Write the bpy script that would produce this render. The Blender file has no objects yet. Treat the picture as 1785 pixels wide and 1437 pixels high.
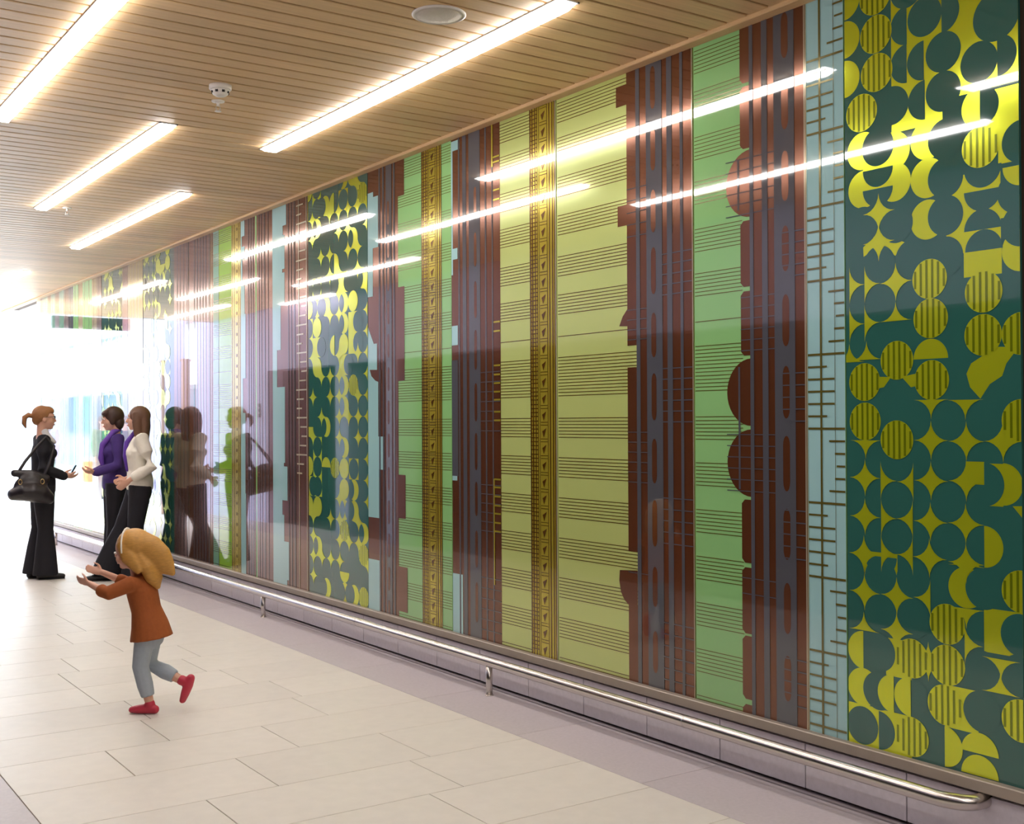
import bpy, bmesh, math, random
from mathutils import Vector, Matrix
random.seed(7)
PI = math.pi
scn = bpy.context.scene
COL = scn.collection

# ---------------------------------------------------------------- camera (fitted to the photo's joints and edges)
F_PX, TH, PITCH, ROLL = 2024.9, 0.603524, 0.008968, -0.0043447
CX, CY = 892.5, 718.5
EYE = 1.55
WX = 3.7714                      # mural glass plane
H = EYE + 1.748                  # underside of the ceiling edge
fw = Vector((math.sin(TH)*math.cos(PITCH), math.cos(TH)*math.cos(PITCH), math.sin(PITCH)))
r0 = Vector((math.cos(TH), -math.sin(TH), 0))
u0 = r0.cross(fw)
RT = r0*math.cos(ROLL)+u0*math.sin(ROLL)
UP = -r0*math.sin(ROLL)+u0*math.cos(ROLL)
cam = bpy.data.cameras.new('camera')
cam.sensor_fit = 'HORIZONTAL'; cam.sensor_width = 36; cam.lens = F_PX/1785*36
cam.clip_start = 0.05; cam.clip_end = 300
camo = bpy.data.objects.new('camera', cam); COL.objects.link(camo)
M = Matrix((RT, UP, -fw)).transposed().to_4x4(); M.translation = (0, 0, EYE)
camo.matrix_world = M
scn.camera = camo

# ---------------------------------------------------------------- sky, exposure
w = bpy.data.worlds.new('overcast_sky'); scn.world = w; w.use_nodes = True
bg = w.node_tree.nodes['Background']
bg.inputs['Color'].default_value = (0.80, 0.90, 1.0, 1); bg.inputs['Strength'].default_value = 6.5
vs = scn.view_settings
vs.view_transform = 'Standard'; vs.look = 'None'; vs.gamma = 1.0; vs.exposure = 0.75
try: vs.use_curve_mapping = False
except Exception: pass
LIGHT_E = 17.0

# ---------------------------------------------------------------- helpers
def ray(x, y): return fw*F_PX+RT*(x-CX)-UP*(y-CY)
def W(x, y):                      # pixel -> (t, z) on the mural plane
    d = ray(x, y); k = WX/d.x
    return (d.y*k, EYE+d.z*k)
def T(x, y=744): return W(x, y)[0]
def Z(x, y): return W(x, y)[1]
def s2l(c): return tuple((v/255/12.92 if v/255 <= .04045 else ((v/255+.055)/1.055)**2.4) for v in c)
MATS = {}
def mat(name, col, rough=.5, metal=0, spec=.5, coat=0, noise=0, nscale=20, bump=0, rnd=0, emit=None, strength=0, stretch=None, coatior=1.5, ior=1.5, lin=False):
    if name in MATS: return MATS[name]
    m = bpy.data.materials.new(name); m.use_nodes = True
    nt = m.node_tree; b = nt.nodes['Principled BSDF']
    c = col if lin else s2l(col)
    b.inputs['Base Color'].default_value = (*c, 1)
    b.inputs['Roughness'].default_value = rough; b.inputs['Metallic'].default_value = metal
    b.inputs['Specular IOR Level'].default_value = spec; b.inputs['IOR'].default_value = ior
    b.inputs['Coat Weight'].default_value = coat; b.inputs['Coat Roughness'].default_value = .02
    b.inputs['Coat IOR'].default_value = coatior
    if emit is not None:
        b.inputs['Emission Color'].default_value = (*emit, 1); b.inputs['Emission Strength'].default_value = strength
    last = None
    if noise or bump:
        tc = nt.nodes.new('ShaderNodeTexCoord'); mp = nt.nodes.new('ShaderNodeMapping')
        nt.links.new(tc.outputs['Object'], mp.inputs['Vector'])
        if stretch: mp.inputs['Scale'].default_value = stretch
        n = nt.nodes.new('ShaderNodeTexNoise'); n.inputs['Scale'].default_value = nscale; n.inputs['Detail'].default_value = 5
        nt.links.new(mp.outputs['Vector'], n.inputs['Vector'])
        if rnd:
            oi0 = nt.nodes.new('ShaderNodeObjectInfo'); ml = nt.nodes.new('ShaderNodeMath'); ml.operation = 'MULTIPLY'; ml.inputs[1].default_value = 40
            nt.links.new(oi0.outputs['Random'], ml.inputs[0])
            cb = nt.nodes.new('ShaderNodeCombineXYZ'); nt.links.new(ml.outputs[0], cb.inputs[0]); nt.links.new(ml.outputs[0], cb.inputs[2])
            nt.links.new(cb.outputs[0], mp.inputs['Location'])
        if noise:
            hs = nt.nodes.new('ShaderNodeMix'); hs.data_type = 'RGBA'
            hs.inputs['A'].default_value = (*[v*(1-noise) for v in c], 1); hs.inputs['B'].default_value = (*[min(1, v*(1+noise)) for v in c], 1)
            nt.links.new(n.outputs['Fac'], hs.inputs['Factor']); last = hs.outputs['Result']
        if bump:
            bp = nt.nodes.new('ShaderNodeBump'); bp.inputs['Strength'].default_value = bump; bp.inputs['Distance'].default_value = .01
            nt.links.new(n.outputs['Fac'], bp.inputs['Height']); nt.links.new(bp.outputs['Normal'], b.inputs['Normal'])
    if rnd:
        oi = nt.nodes.new('ShaderNodeObjectInfo'); mr = nt.nodes.new('ShaderNodeMapRange')
        mr.inputs['To Min'].default_value = 1-rnd; mr.inputs['To Max'].default_value = 1+rnd
        nt.links.new(oi.outputs['Random'], mr.inputs['Value'])
        hv = nt.nodes.new('ShaderNodeHueSaturation')
        if last: nt.links.new(last, hv.inputs['Color'])
        else: hv.inputs['Color'].default_value = (*c, 1)
        nt.links.new(mr.outputs['Result'], hv.inputs['Value']); last = hv.outputs['Color']
    if last: nt.links.new(last, b.inputs['Base Color'])
    MATS[name] = m; return m

def link(name, me, m=None, parent=None, loc=(0, 0, 0), rot=(0, 0, 0)):
    o = bpy.data.objects.new(name, me); COL.objects.link(o)
    if m and me is not None and not me.materials: me.materials.append(m)
    o.location = loc; o.rotation_euler = rot
    if parent: o.parent = parent
    return o
def empty(name, loc=(0, 0, 0), rz=0):
    o = bpy.data.objects.new(name, None); COL.objects.link(o); o.location = loc; o.rotation_euler = (0, 0, rz); o.empty_display_size = .1
    return o
def tag(o, label, cat, group=None):
    o['label'] = label; o['category'] = cat
    if group: o['group'] = group
    return o
def struct(o): o['kind'] = 'structure'; return o
def bm_mesh(bm, name, smooth=False):
    bmesh.ops.recalc_face_normals(bm, faces=bm.faces)
    me = bpy.data.meshes.new(name); bm.to_mesh(me); bm.free()
    if smooth:
        for p in me.polygons: p.use_smooth = True
    return me
def add_box(bm, x0, x1, y0, y1, z0, z1, bev=0):
    vs_ = [bm.verts.new(v) for v in ((x0, y0, z0), (x1, y0, z0), (x1, y1, z0), (x0, y1, z0), (x0, y0, z1), (x1, y0, z1), (x1, y1, z1), (x0, y1, z1))]
    fs = [bm.faces.new([vs_[i] for i in f]) for f in ((0, 3, 2, 1), (4, 5, 6, 7), (0, 1, 5, 4), (1, 2, 6, 5), (2, 3, 7, 6), (3, 0, 4, 7))]
    if bev:
        es = list({e for f in fs for e in f.edges})
        bmesh.ops.bevel(bm, geom=es, offset=bev, segments=1, affect='EDGES')
def box_mesh(name, dims, bev=0, c=(0, 0, 0)):
    bm = bmesh.new(); a, b, d = [v/2 for v in dims]
    add_box(bm, c[0]-a, c[0]+a, c[1]-b, c[1]+b, c[2]-d, c[2]+d, bev)
    return bm_mesh(bm, name)
def box(name, x0, x1, y0, y1, z0, z1, m, parent=None, bev=0):
    bm = bmesh.new(); add_box(bm, x0, x1, y0, y1, z0, z1, bev)
    return link(name, bm_mesh(bm, name), m, parent)
def add_tube(bm, pts, rad, seg=14, ref=(0, 0, 1), cap=True):
    """lofted tube through pts; radius a number or (side, other); rounded ends"""
    P = [Vector(p) for p in pts]; R_ = [(r, r) if not isinstance(r, (tuple, list)) else r for r in rad]
    ref = Vector(ref); rings = []
    def frame(i):
        a = P[max(0, i-1)]; b = P[min(len(P)-1, i+1)]; t = (b-a).normalized()
        s = t.cross(ref)
        if s.length < 1e-4: s = t.cross(Vector((1, 0, 0)))
        s.normalize(); return t, s, s.cross(t).normalized()
    seq = []
    t, s, n = frame(0)
    if cap:
        for a in (80, 55, 28):
            k = math.cos(math.radians(a)); d = math.sin(math.radians(a))
            seq.append((P[0]-t*min(R_[0])*d*.9, s, n, R_[0][0]*k, R_[0][1]*k))
    for i in range(len(P)):
        ti, si, ni = frame(i); seq.append((P[i], si, ni, R_[i][0], R_[i][1]))
    t, s, n = frame(len(P)-1)
    if cap:
        for a in (28, 55, 80):
            k = math.cos(math.radians(a)); d = math.sin(math.radians(a))
            seq.append((P[-1]+t*min(R_[-1])*d*.9, s, n, R_[-1][0]*k, R_[-1][1]*k))
    for c, s, n, a, b in seq:
        rings.append([bm.verts.new(c+s*(a*math.cos(2*PI*j/seg))+n*(b*math.sin(2*PI*j/seg))) for j in range(seg)])
    for i in range(len(rings)-1):
        for j in range(seg):
            bm.faces.new((rings[i][j], rings[i][(j+1) % seg], rings[i+1][(j+1) % seg], rings[i+1][j]))
    bm.faces.new(list(reversed(rings[0]))); bm.faces.new(rings[-1])
def add_ell(bm, c, r, rot=None, u=16, v=10):
    m4 = Matrix.Translation(c)
    if rot: m4 = m4 @ Matrix.Rotation(rot[1], 4, rot[0])
    m4 = m4 @ Matrix.Diagonal((*r, 1))
    bmesh.ops.create_uvsphere(bm, u_segments=u, v_segments=v, radius=1, matrix=m4)
def add_lathe(bm, prof, seg=24, c=(0, 0, 0)):
    rings = []
    for r, z in prof:
        rings.append([bm.verts.new((c[0]+r*math.cos(2*PI*j/seg), c[1]+r*math.sin(2*PI*j/seg), c[2]+z)) for j in range(seg)])
    for i in range(len(rings)-1):
        for j in range(seg):
            bm.faces.new((rings[i][j], rings[i][(j+1) % seg], rings[i+1][(j+1) % seg], rings[i+1][j]))
    bm.faces.new(list(reversed(rings[0]))); bm.faces.new(rings[-1])
def remeshed(name, bm, voxel, smooth=4):
    bmesh.ops.recalc_face_normals(bm, faces=bm.faces)
    me = bpy.data.meshes.new(name+'_src'); bm.to_mesh(me); bm.free()
    o = bpy.data.objects.new('tmp', me); COL.objects.link(o)
    md = o.modifiers.new('r', 'REMESH'); md.mode = 'VOXEL'; md.voxel_size = voxel
    if smooth:
        sm = o.modifiers.new('s', 'SMOOTH'); sm.iterations = smooth; sm.factor = .5
    dg = bpy.context.evaluated_depsgraph_get(); dg.update()
    out = bpy.data.meshes.new_from_object(o.evaluated_get(dg)); out.name = name
    COL.objects.unlink(o); bpy.data.objects.remove(o); bpy.data.meshes.remove(me)
    for p in out.polygons: p.use_smooth = True
    return out

# ---------------------------------------------------------------- materials of the place
m_tile = mat('cream_stone', (228, 222, 213), rough=.42, noise=.06, nscale=14, rnd=.03, spec=.4)
m_strip = mat('grey_granite', (200, 191, 194), rough=.45, noise=.12, nscale=60, rnd=.03)
m_joint = mat('floor_grout', (200, 189, 174), rough=.9)
m_plinth = mat('plinth_granite', (208, 201, 208), rough=.4, noise=.12, nscale=45, rnd=.04)
m_dark = mat('shadow_gap', (46, 42, 40), rough=.9)
m_ledge = mat('bronze_ledge', (168, 156, 142), rough=.5, metal=.3, noise=.1, nscale=12)
m_wood = mat('cedar_slat', (222, 186, 138), rough=.47, noise=.16, nscale=6, rnd=.10, stretch=(.6, 12, 12), spec=.5)
m_woodtrim = mat('cedar_trim', (216, 180, 132), rough=.5, noise=.12, nscale=6, stretch=(8, .5, 8), spec=.3)
m_void = mat('ceiling_void', (58, 44, 32), rough=1)
m_lav = mat('lavender_paint', (180, 176, 208), rough=.6, noise=.03, nscale=3)
m_white = mat('white_paint', (232, 232, 230), rough=.6, noise=.03, nscale=3)
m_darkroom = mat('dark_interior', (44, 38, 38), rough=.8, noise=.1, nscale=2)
m_steel = mat('brushed_steel', (206, 200, 194), rough=.26, metal=1, noise=.05, nscale=30, stretch=(30, 1, 30))
m_lamp = mat('lit_diffuser', (255, 255, 255), rough=.4, emit=(1.0, .955, .93), strength=LIGHT_E)
m_lamphouse = mat('lamp_housing', (235, 235, 232), rough=.4)
m_plastic = mat('white_plastic', (225, 218, 210), rough=.45)

# ---------------------------------------------------------------- floor
XO = .42                          # opposite wall plane
floor = struct(box('floor', -4.2, WX+.2, -6, 19.6, -.06, -.006, m_joint))
rng = random.Random(3)
rows = [3.74-.47*i for i in range(1, 21)][::-1]+[3.74, 4.205, 4.67, 5.17, 5.645]
y = 5.645
while y < 19.6: y += .478; rows.append(y)
rows = [r for r in rows if r > -6]
known = {4.67: [2.0, 2.75], 5.17: [1.54, 2.32], 4.205: [1.68, 2.64], 3.74: [2.47, 1.75], 5.645: [1.85, 2.7]}
XL, XR = 1.055, 3.285
tcache = {}
def tile(x0, x1, y0, y1, m):
    g = .0018; d = (round(x1-x0-2*g, 3), round(y1-y0-2*g, 3))
    k = (d, m.name)
    if k not in tcache:
        tcache[k] = box_mesh('tile', (d[0], d[1], .006), .001); tcache[k].materials.append(m)
    link('tile', tcache[k], None, floor, ((x0+x1)/2, (y0+y1)/2, -.003))
for i in range(len(rows)-1):
    y0, y1 = rows[i], min(rows[i+1], 19.6)
    xs = None
    for k, v in known.items():
        if abs(k-y0) < .02: xs = sorted(v)
    if xs is None:
        a = XL+rng.choice((.35, .48, .6, .72, .85)); xs = [a, a+rng.choice((.7, .78, .86))]
    xs = [XL]+[q for q in xs if XL+.2 < q < XR-.15]+[XR]
    for a, b in zip(xs, xs[1:]): tile(a, b, y0, y1, m_tile)
y = -5.6
while y < 19.5:                   # grey border slabs along both sides
    y1 = min(y+.94, 19.6); tile(XR, WX-.03, y, y1, m_strip)
    tile(XO-.2, XL, y, y1, m_strip); y = y1

# ---------------------------------------------------------------- ceiling of cedar slats
ceil = struct(box('ceiling', -4.2, WX+.2, -6, 19.35, H+.04, H+.3, m_void))
PIT = .1225
bm = bmesh.new(); add_box(bm, -1.75, 1.75, -.054, .054, -.011, .011, .003)
slat_me = bm_mesh(bm, 'slat'); slat_me.materials.append(m_wood)
y = 3.56-PIT*76+.06
while y < 19.3:
    o = link('slat', slat_me, None, ceil, (XO+.02+1.67, y, H+.029)); o.scale.x = (WX-.05-XO)/3.5+.004; y += PIT
struct(box('trim_1', WX-.062, WX+.02, -6, 19.35, H, H+.05, m_woodtrim, bev=.004))
struct(box('trim_3', XO, WX+.2, 19.35, 19.42, H, H+.3, m_white))

# ---------------------------------------------------------------- the mural wall, its plinth and ledge
wr = struct(box('wall_right', WX+.016, WX+.22, -6, 17.3, -.02, H+.04, m_void))
struct(box('trim_2', WX-.034, WX+.016, 2.0, 17.28, .218, .262, m_ledge, bev=.004))
bl = box_mesh('stone_block', (.03, .493, .186), .0015); bl.materials.append(m_plinth)
yb = 2.81
while yb > -3: yb -= .4985
while yb < 17.2:
    link('stone_block', bl, None, wr, (WX+.002, yb+.25, .112)); yb += .4985
struct(box('baseboard_right', WX-.028, WX+.016, -6, 17.28, -.006, .005, mat('skirting_granite', (190, 182, 184), rough=.5, noise=.1, nscale=40)))
struct(box('wall_right_end', WX+.002, WX+.016, -6, 2.31, .262, H, mat('brown_frame', (70, 46, 34), rough=.4)))

# ---------------------------------------------------------------- opposite side: header, columns, dark unit, lavender wall
wl = struct(box('wall_left', XO-.25, XO, 17.0, 20.2, -.006, H+.6, m_lav))
struct(box('wall_left_header', XO-.25, XO, -6, 17.0, 2.36, H+.04, m_lav))
for i, (a, b) in enumerate(((12.9, 13.2), (14.3, 14.7))):
    struct(box('wall_left_column', XO-.3, XO-.02, a, b, -.006, 2.36, m_lav))
struct(box('wall_left_pier', -.05, .35, 22.2, 23.95, -.006, 4.2, m_lav))
struct(box('wall_back', -4.2, -4.0, -6, 20.2, -.006, H+.3, m_darkroom))
struct(box('wall_unit_end', -4.2, XO-.25, 17.0, 17.15, -.006, H+.3, m_darkroom))
struct(box('wall_near_end', -4.2, WX+.2, -6.2, -6, -.06, H+.3, m_darkroom))
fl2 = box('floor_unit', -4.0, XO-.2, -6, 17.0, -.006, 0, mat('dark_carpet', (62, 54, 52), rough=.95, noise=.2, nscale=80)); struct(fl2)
struct(box('ceiling_unit', -4.0, XO-.25, -6, 17.0, 2.9, 2.95, m_darkroom))

# ---------------------------------------------------------------- mural panels: printed glass
def gm(name, col, foil=0): return mat(name, col, rough=.04 if not foil else .15, metal=foil, spec=.5, ior=1.5, coat=.75, coatior=1.5)
# the lime, copper brown and ochre inks are metallic foils: they flare up where they mirror something bright
G = {
 'teal': gm('print_teal', (46, 96, 88)), 'lime': gm('print_lime', (208, 220, 40), .55), 'olive': gm('print_olive', (120, 134, 18), .4),
 'green': gm('print_green', (138, 190, 122)), 'yellow': gm('print_yellow_green', (190, 202, 122), .18), 'blue': gm('print_pale_blue', (156, 198, 200)),
 'brown': gm('print_copper_brown', (112, 65, 40), .5), 'slate': gm('print_slate', (80, 81, 88)), 'line': gm('print_brown_line', (108, 98, 44), .3),
 'ochre': gm('print_ochre', (188, 172, 56), .5), 'beige': gm('print_beige', (182, 172, 146), .3), 'rust': gm('print_rust', (106, 68, 16), .45),
 'apple': gm('print_apple_green', (134, 180, 58)), 'sage': gm('print_sage', (118, 162, 140)), 'tan': gm('print_tan', (166, 144, 92), .4), 'edge': gm('glass_edge', (44, 40, 44)),
}
ZB, ZT = .262, H
LAY = .0006
def clip_poly(poly, t0, t1, z0, z1):
    def cl(ps, inside, inter):
        out = []
        for i in range(len(ps)):
            a, b = ps[i-1], ps[i]
            if inside(b):
                if not inside(a): out.append(inter(a, b))
                out.append(b)
            elif inside(a): out.append(inter(a, b))
        return out
    def ix(c): return lambda a, b: (c, a[1]+(b[1]-a[1])*(c-a[0])/(b[0]-a[0]))
    def iz(c): return lambda a, b: (a[0]+(b[0]-a[0])*(c-a[1])/(b[1]-a[1]), c)
    for ins, it in ((lambda p: p[0] >= t0, ix(t0)), (lambda p: p[0] <= t1, ix(t1)), (lambda p: p[1] >= z0, iz(z0)), (lambda p: p[1] <= z1, iz(z1))):
        poly = cl(poly, ins, it)
        if len(poly) < 3: return []
    return poly
class Panel:
    def __init__(s, t0, t1, base, label):
        s.t0, s.t1, s.base, s.label = t0+.003, t1-.003, base, label; s.polys = {}; s.far = False
    def poly(s, part, m, lay, pts):
        q = clip_poly(list(pts), s.t0+.0005, s.t1-.0005, ZB, ZT)
        if len(q) >= 3: s.polys.setdefault((part, m, lay), []).append(q)
    def rect(s, part, m, lay, ta, tb, za, zb):
        a, b = min(ta, tb), max(ta, tb); c, d = min(za, zb), max(za, zb)
        s.poly(part, m, lay, [(a, c), (b, c), (b, d), (a, d)])
    def px(s, part, m, lay, xa, xb, za=None, zb=None):          # vertical stripe between two photo columns
        s.rect(part, m, lay, T(xa), T(xb), ZB if za is None else za, ZT if zb is None else zb)
    def disc(s, part, m, lay, t, z, r, cut=None, n=36):
        a0, a1 = 0, 2*PI
        if cut == 'U': a0, a1 = 0, PI
        elif cut == 'D': a0, a1 = PI, 2*PI
        elif cut == 'R': a0, a1 = PI/2, 3*PI/2      # photo right = smaller t
        elif cut == 'L': a0, a1 = -PI/2, PI/2
        k = n if cut is None else n//2
        s.poly(part, m, lay, [(t+r*math.cos(a0+(a1-a0)*i/k), z+r*math.sin(a0+(a1-a0)*i/k)) for i in range(k+(0 if cut is None else 1))])
    def star(s, part, m, lay, t, z, r, cut=None):
        def arc(qx, qz, rev):                       # concave arc between two tips, bulging towards the centre
            c = (t+qx*r, z+qz*r); o = [(c[0]-qx*r*math.sin(PI/2*i/6), c[1]-qz*r*math.cos(PI/2*i/6)) for i in range(7)]
            return o[::-1] if rev else o              # from (t+qx*r, z) to (t, z+qz*r)
        def flip(o): return o[::-1]
        E, N, Wt, S_ = (1, 1), (-1, 1), (-1, -1), (1, -1)
        full = flip(arc(1, 1, False))
        def q(qx, qz): o = arc(qx, qz, False); return o if abs(o[0][1]-z) < 1e-9 else o[::-1]   # horizontal tip -> vertical tip
        a1, a2, a3, a4 = q(1, 1), q(-1, 1), q(-1, -1), q(1, -1)
        if cut is None: pts = a1+a2[::-1][1:]+a3[1:]+a4[::-1][1:-1]
        elif cut == 'U': pts = a1+a2[::-1][1:]
        elif cut == 'D': pts = a3+a4[::-1][1:]
        elif cut == 'R': pts = a2[::-1]+a3[1:]
        else: pts = a4[::-1]+a1[1:]
        s.poly(part, m, lay, pts)
    def striped(s, t, z, r, lay=1, cut=None):
        s.disc('striped_disc', 'lime', lay, t, z, r, cut); n = 6; wd = r*.13
        for i in range(n):
            tt = t-r*.83+i*r*1.66/(n-1)
            hh = math.sqrt(max(0, r*r-(abs(tt-t)+wd/2)**2))*.99
            if cut == 'R' and tt > t or cut == 'L' and tt < t: continue
            if hh > .01: s.rect('disc_stripe', 'olive', 4, tt-wd/2, tt+wd/2, z-hh, z+hh)
    def build(s, tilt=(0, 0)):
        tc, zc = (s.t0+s.t1)/2, (ZB+ZT)/2
        root = empty('mural_panel', (WX, tc, zc)); root.rotation_euler = (0, tilt[0], tilt[1])
        tag(root, s.label, 'mural panel')
        bm = bmesh.new(); add_box(bm, 0, .012, s.t0-tc, s.t1-tc, ZB-zc, ZT-zc)
        me = bm_mesh(bm, 'glass_sheet'); link('glass_sheet', me, G[s.base], root)
        nl = {}; FINE = ('line_band', 'cross_line', 'strip_line', 'strip_tick', 'scale_tick', 'ladder_tick', 'tick', 'disc_stripe', 'triangle')
        for (part, m, lay), ps in s.polys.items():
            fine = part in FINE or s.far
            for grp in ([ps] if fine else [[q_] for q_ in ps]):
                V, Fc = [], []; a0 = sum(q_[0] for q_ in grp[0])/len(grp[0]); b0 = sum(q_[1] for q_ in grp[0])/len(grp[0])
                for q_ in grp:
                    n = len(V); V += [(0, a-a0, b-b0) for a, b in q_]; Fc.append(list(range(n, n+len(q_))))
                me = bpy.data.meshes.new(part); me.from_pydata(V, [], Fc); me.update()
                nl[lay] = nl.get(lay, 0)+1; o = link(part, me, G[m], root, (-lay*LAY-nl[lay]*2.5e-6, a0-tc, b0-zc))
                if fine and len(grp) > 1: o['kind'] = 'stuff'
        return root

# rows of thin lines that run through the green and yellow fields (heights read off the photo at x 1250)
BUNCH = []
for c, n in [(746.5, 7), (828, 7), (911, 7), (994, 7), (1076, 7), (1158, 7), (641, 13), (558, 1), (492, 7), (413, 7), (328, 7), (249, 7), (167, 7), (95, 7)]:
    z = Z(1250, c)
    for i in range(n): BUNCH.append(z+(i-(n-1)/2)*.0172)
z = Z(1250, 1158)-.215
for i in range(7): BUNCH.append(z+(i-3)*.0172)
def lines(p, xa, xb, m='line', lay=2, th=.0036, part='line_band'):
    for z in BUNCH: p.rect(part, m, lay, T(xa), T(xb), z-th/2, z+th/2)
def slots(p, xa, xb, ys, m='brown', lay=4, xr=1370, round_=True, part='slot'):
    ta, tb = T(xb), T(xa); tm = (ta+tb)/2; r = (tb-ta)/2
    for a, b in ys:
        z1, z0 = Z(xr, a), Z(xr, b); k = 8
        rr = min(r*2.2, (z1-z0)/2)
        pts = [(tm+r*math.cos(PI*i/k), z1-rr+rr*math.sin(PI*i/k)) for i in range(k+1)]+[(tm-r*math.cos(PI*i/k), z0+rr-rr*math.sin(PI*i/k)) for i in range(k+1)]
        p.poly(part, m, lay, pts)
def grid_lines(p, xa, xb, ya, yb, n, m='slate', lay=5, th=.005, xr=None, part='cross_line'):
    xr = xr or (xa+xb)/2
    for i in range(n):
        z = Z(xr, ya+(yb-ya)*(i+.5)/n); p.rect(part, m, lay, T(xa), T(xb), z-th/2, z+th/2)

JT = [2.33, 3.095, 3.972, 5.037, 6.125, 7.237, 8.22, 9.27, 10.13, 10.93, 12.0, 12.9, 13.95, 15.0, 16.2, 17.26]

# --- panel of discs beside the right end
p0 = Panel(JT[0], JT[1], 'teal', 'glass mural panel of lime discs, crescents and stars on teal, at the rail bend')
RD = .0752
SC = .1809
def crop(y0):
    def f(x, y): return W(1465+x*SC, y0+y*SC)
    return f
A_, B_, C_, D_, E_, F_ = crop(0), crop(240), crop(480), crop(720), crop(960), crop(1140)
def q(f, x0, y0, x1, y1, m='lime', lay=1):
    c = f((x0+x1)/2, (y0+y1)/2); t0 = f(x1, (y0+y1)/2)[0]; t1 = f(x0, (y0+y1)/2)[0]; zt = f((x0+x1)/2, y0)[1]; zb = f((x0+x1)/2, y1)[1]
    p0.rect('colour_field', m, lay, t0, t1, zb, zt)
def l(f, x, y, cut=None, r=1): c = f(x, y); p0.disc('disc', 'lime', 1, c[0], c[1], RD*r, cut)
def t(f, x, y, cut=None, r=1): c = f(x, y); p0.disc('disc', 'teal', 2, c[0], c[1], RD*r, cut)
def L(f, x, y, cut=None, r=1): c = f(x, y); p0.disc('disc', 'lime', 3, c[0], c[1], RD*r, cut)
def st(f, x, y, cut=None): c = f(x, y); p0.star('star', 'lime', 3, c[0], c[1], RD, cut)
def S(f, x, y, lay=3): c = f(x, y); p0.striped(c[0], c[1], RD, lay)
def pl(f, pts, m='lime', lay=1): p0.poly('colour_field', m, lay, [f(*a) for a in pts])
for y_ in (20, 390, 770): l(A_, 40, y_, 'R')
for x_, y_ in ((335, -40), (342, 330), (350, 700), (205, 1090)): S(A_, x_, y_)
q(A_, 490, -120, 980, 1230); q(A_, 980, -120, 1800, 860); q(A_, 1345, 840, 1800, 1330)
for x_, y_, c_ in ((810, 160, None), (640, 240, 'L'), (640, 610, 'L'), (805, 580, 'L'), (975, 130, 'R'), (990, 500, None), (1490, 170, None), (1335, 600, None), (1512, 540, 'R'), (500, 1020, None), (815, 960, 'L'), (990, 880, None), (640, -110, None)): t(A_, x_, y_, c_)
p0.disc('disc', 'teal', 2, *A_(1500, 150), RD*1.22)
l(A_, 1345, 1030, 'L'); t(A_, 1345, 1025, 'R')
q(B_, 1520, -80, 1800, 230); t(B_, 1745, 30)
L(B_, 1745, 260, 'D', .95); S(B_, 1350, 90)
l(B_, 215, 130); l(B_, 510, 130); l(B_, 225, 500); l(B_, 520, 430); q(B_, 220, 60, 515, 620)
t(B_, 360, 90); t(B_, 360, 300, 'D', .95); t(B_, 360, 490, 'D', .95)
for y_ in (20, 390, 790): l(B_, 840, y_)
for y_ in (10, 385, 750, 1150): t(B_, 1012, y_)
st(B_, 370, 720, None); st(B_, 370, 1010, None)
t(B_, 215, 850); t(B_, 540, 830); t(B_, 375, 1225); t(B_, 690, 1170)
pl(B_, [(220, 1060), (370, 910), (620, 1010), (530, 1140), (380, 1040), (225, 1150)], lay=1)
q(B_, 1020, 340, 1545, 1100); q(B_, 1190, 1080, 1556, 1330)
q(B_, 1545, 560, 1769, 760)
t(B_, 1370, 280, 'D'); t(B_, 1370, 505, 'D'); t(B_, 1372, 885, 'U'); t(B_, 1382, 1085, 'U')
l(B_, 1745, 1080); t(B_, 1745, 840); t(B_, 1700, 520)
for x_, y_, c_ in ((90, 105, 'R'), (235, 95, 'R'), (535, 65, None), (90, 480, 'R'), (235, 465, 'R'), (535, 440, 'U'), (90, 840, 'U'), (255, 815, 'U'), (875, 1200, 'D'), (1205, 1200, 'D')): st(C_, x_, y_, c_)
for x_, y_ in ((860, 35), (870, 415), (545, 820), (235, 1030), (880, 1010), (240, 1410), (1380, 160), (1375, 575), (1745, 560), (1745, 1400)): S(C_, x_, y_)
l(C_, 870, 805, 'U')
pl(C_, [(1350, 790), (1480, 690), (1720, 690), (1600, 850), (1560, 970), (1440, 1050), (1350, 1190), (1250, 1080), (1215, 950), (1260, 850)])
pl(C_, [(370, 980), (490, 980), (420, 1080), (370, 1090)]); pl(C_, [(590, 980), (720, 950), (730, 1070), (680, 1080)])
S(D_, 545, 260)
for x_, y_, c_ in ((875, 265, None), (1215, 275, None), (1570, 275, None), (245, 265, 'D'), (240, 625, None), (875, 655, None), (390, 650, 'R'), (705, 670, 'L'), (240, 1000, None), (395, 1010, 'R'), (700, 1030, 'L'), (870, 1050, None), (1210, 1070, None), (230, 1360, None), (395, 1350, 'R'), (700, 1380, 'L'), (860, 1400, None), (1212, 1450, None), (1215, 660, None)): st(D_, x_, y_, c_)
q(D_, 1210, 470, 1387, 690); l(D_, 1570, 690, 'R'); q(D_, 1387, 490, 1570, 900); t(D_, 1387, 690, 'R', 1.05); l(D_, 1387, 1290, 'R')
pl(D_, [(1660, 900), (1800, 900), (1800, 1010), (1750, 1010)])
q(E_, 235, 20, 550, 250); t(E_, 390, 60, 'D'); t(E_, 390, 260); t(E_, 700, 290); t(E_, 85, 210); t(E_, 85, 590)
for x_, y_, c_ in ((235, 400, None), (545, 440, None), (870, 470, 'L'), (1215, 150, 'U'), (1215, 560, 'D'), (230, 770, 'U'), (545, 780, None), (1200, 900, 'R'), (1550, 1050, 'D'), (850, 1070, None)): st(E_, x_, y_, c_)
l(E_, 1215, 360); t(E_, 1385, 370); t(E_, 390, 610)
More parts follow.
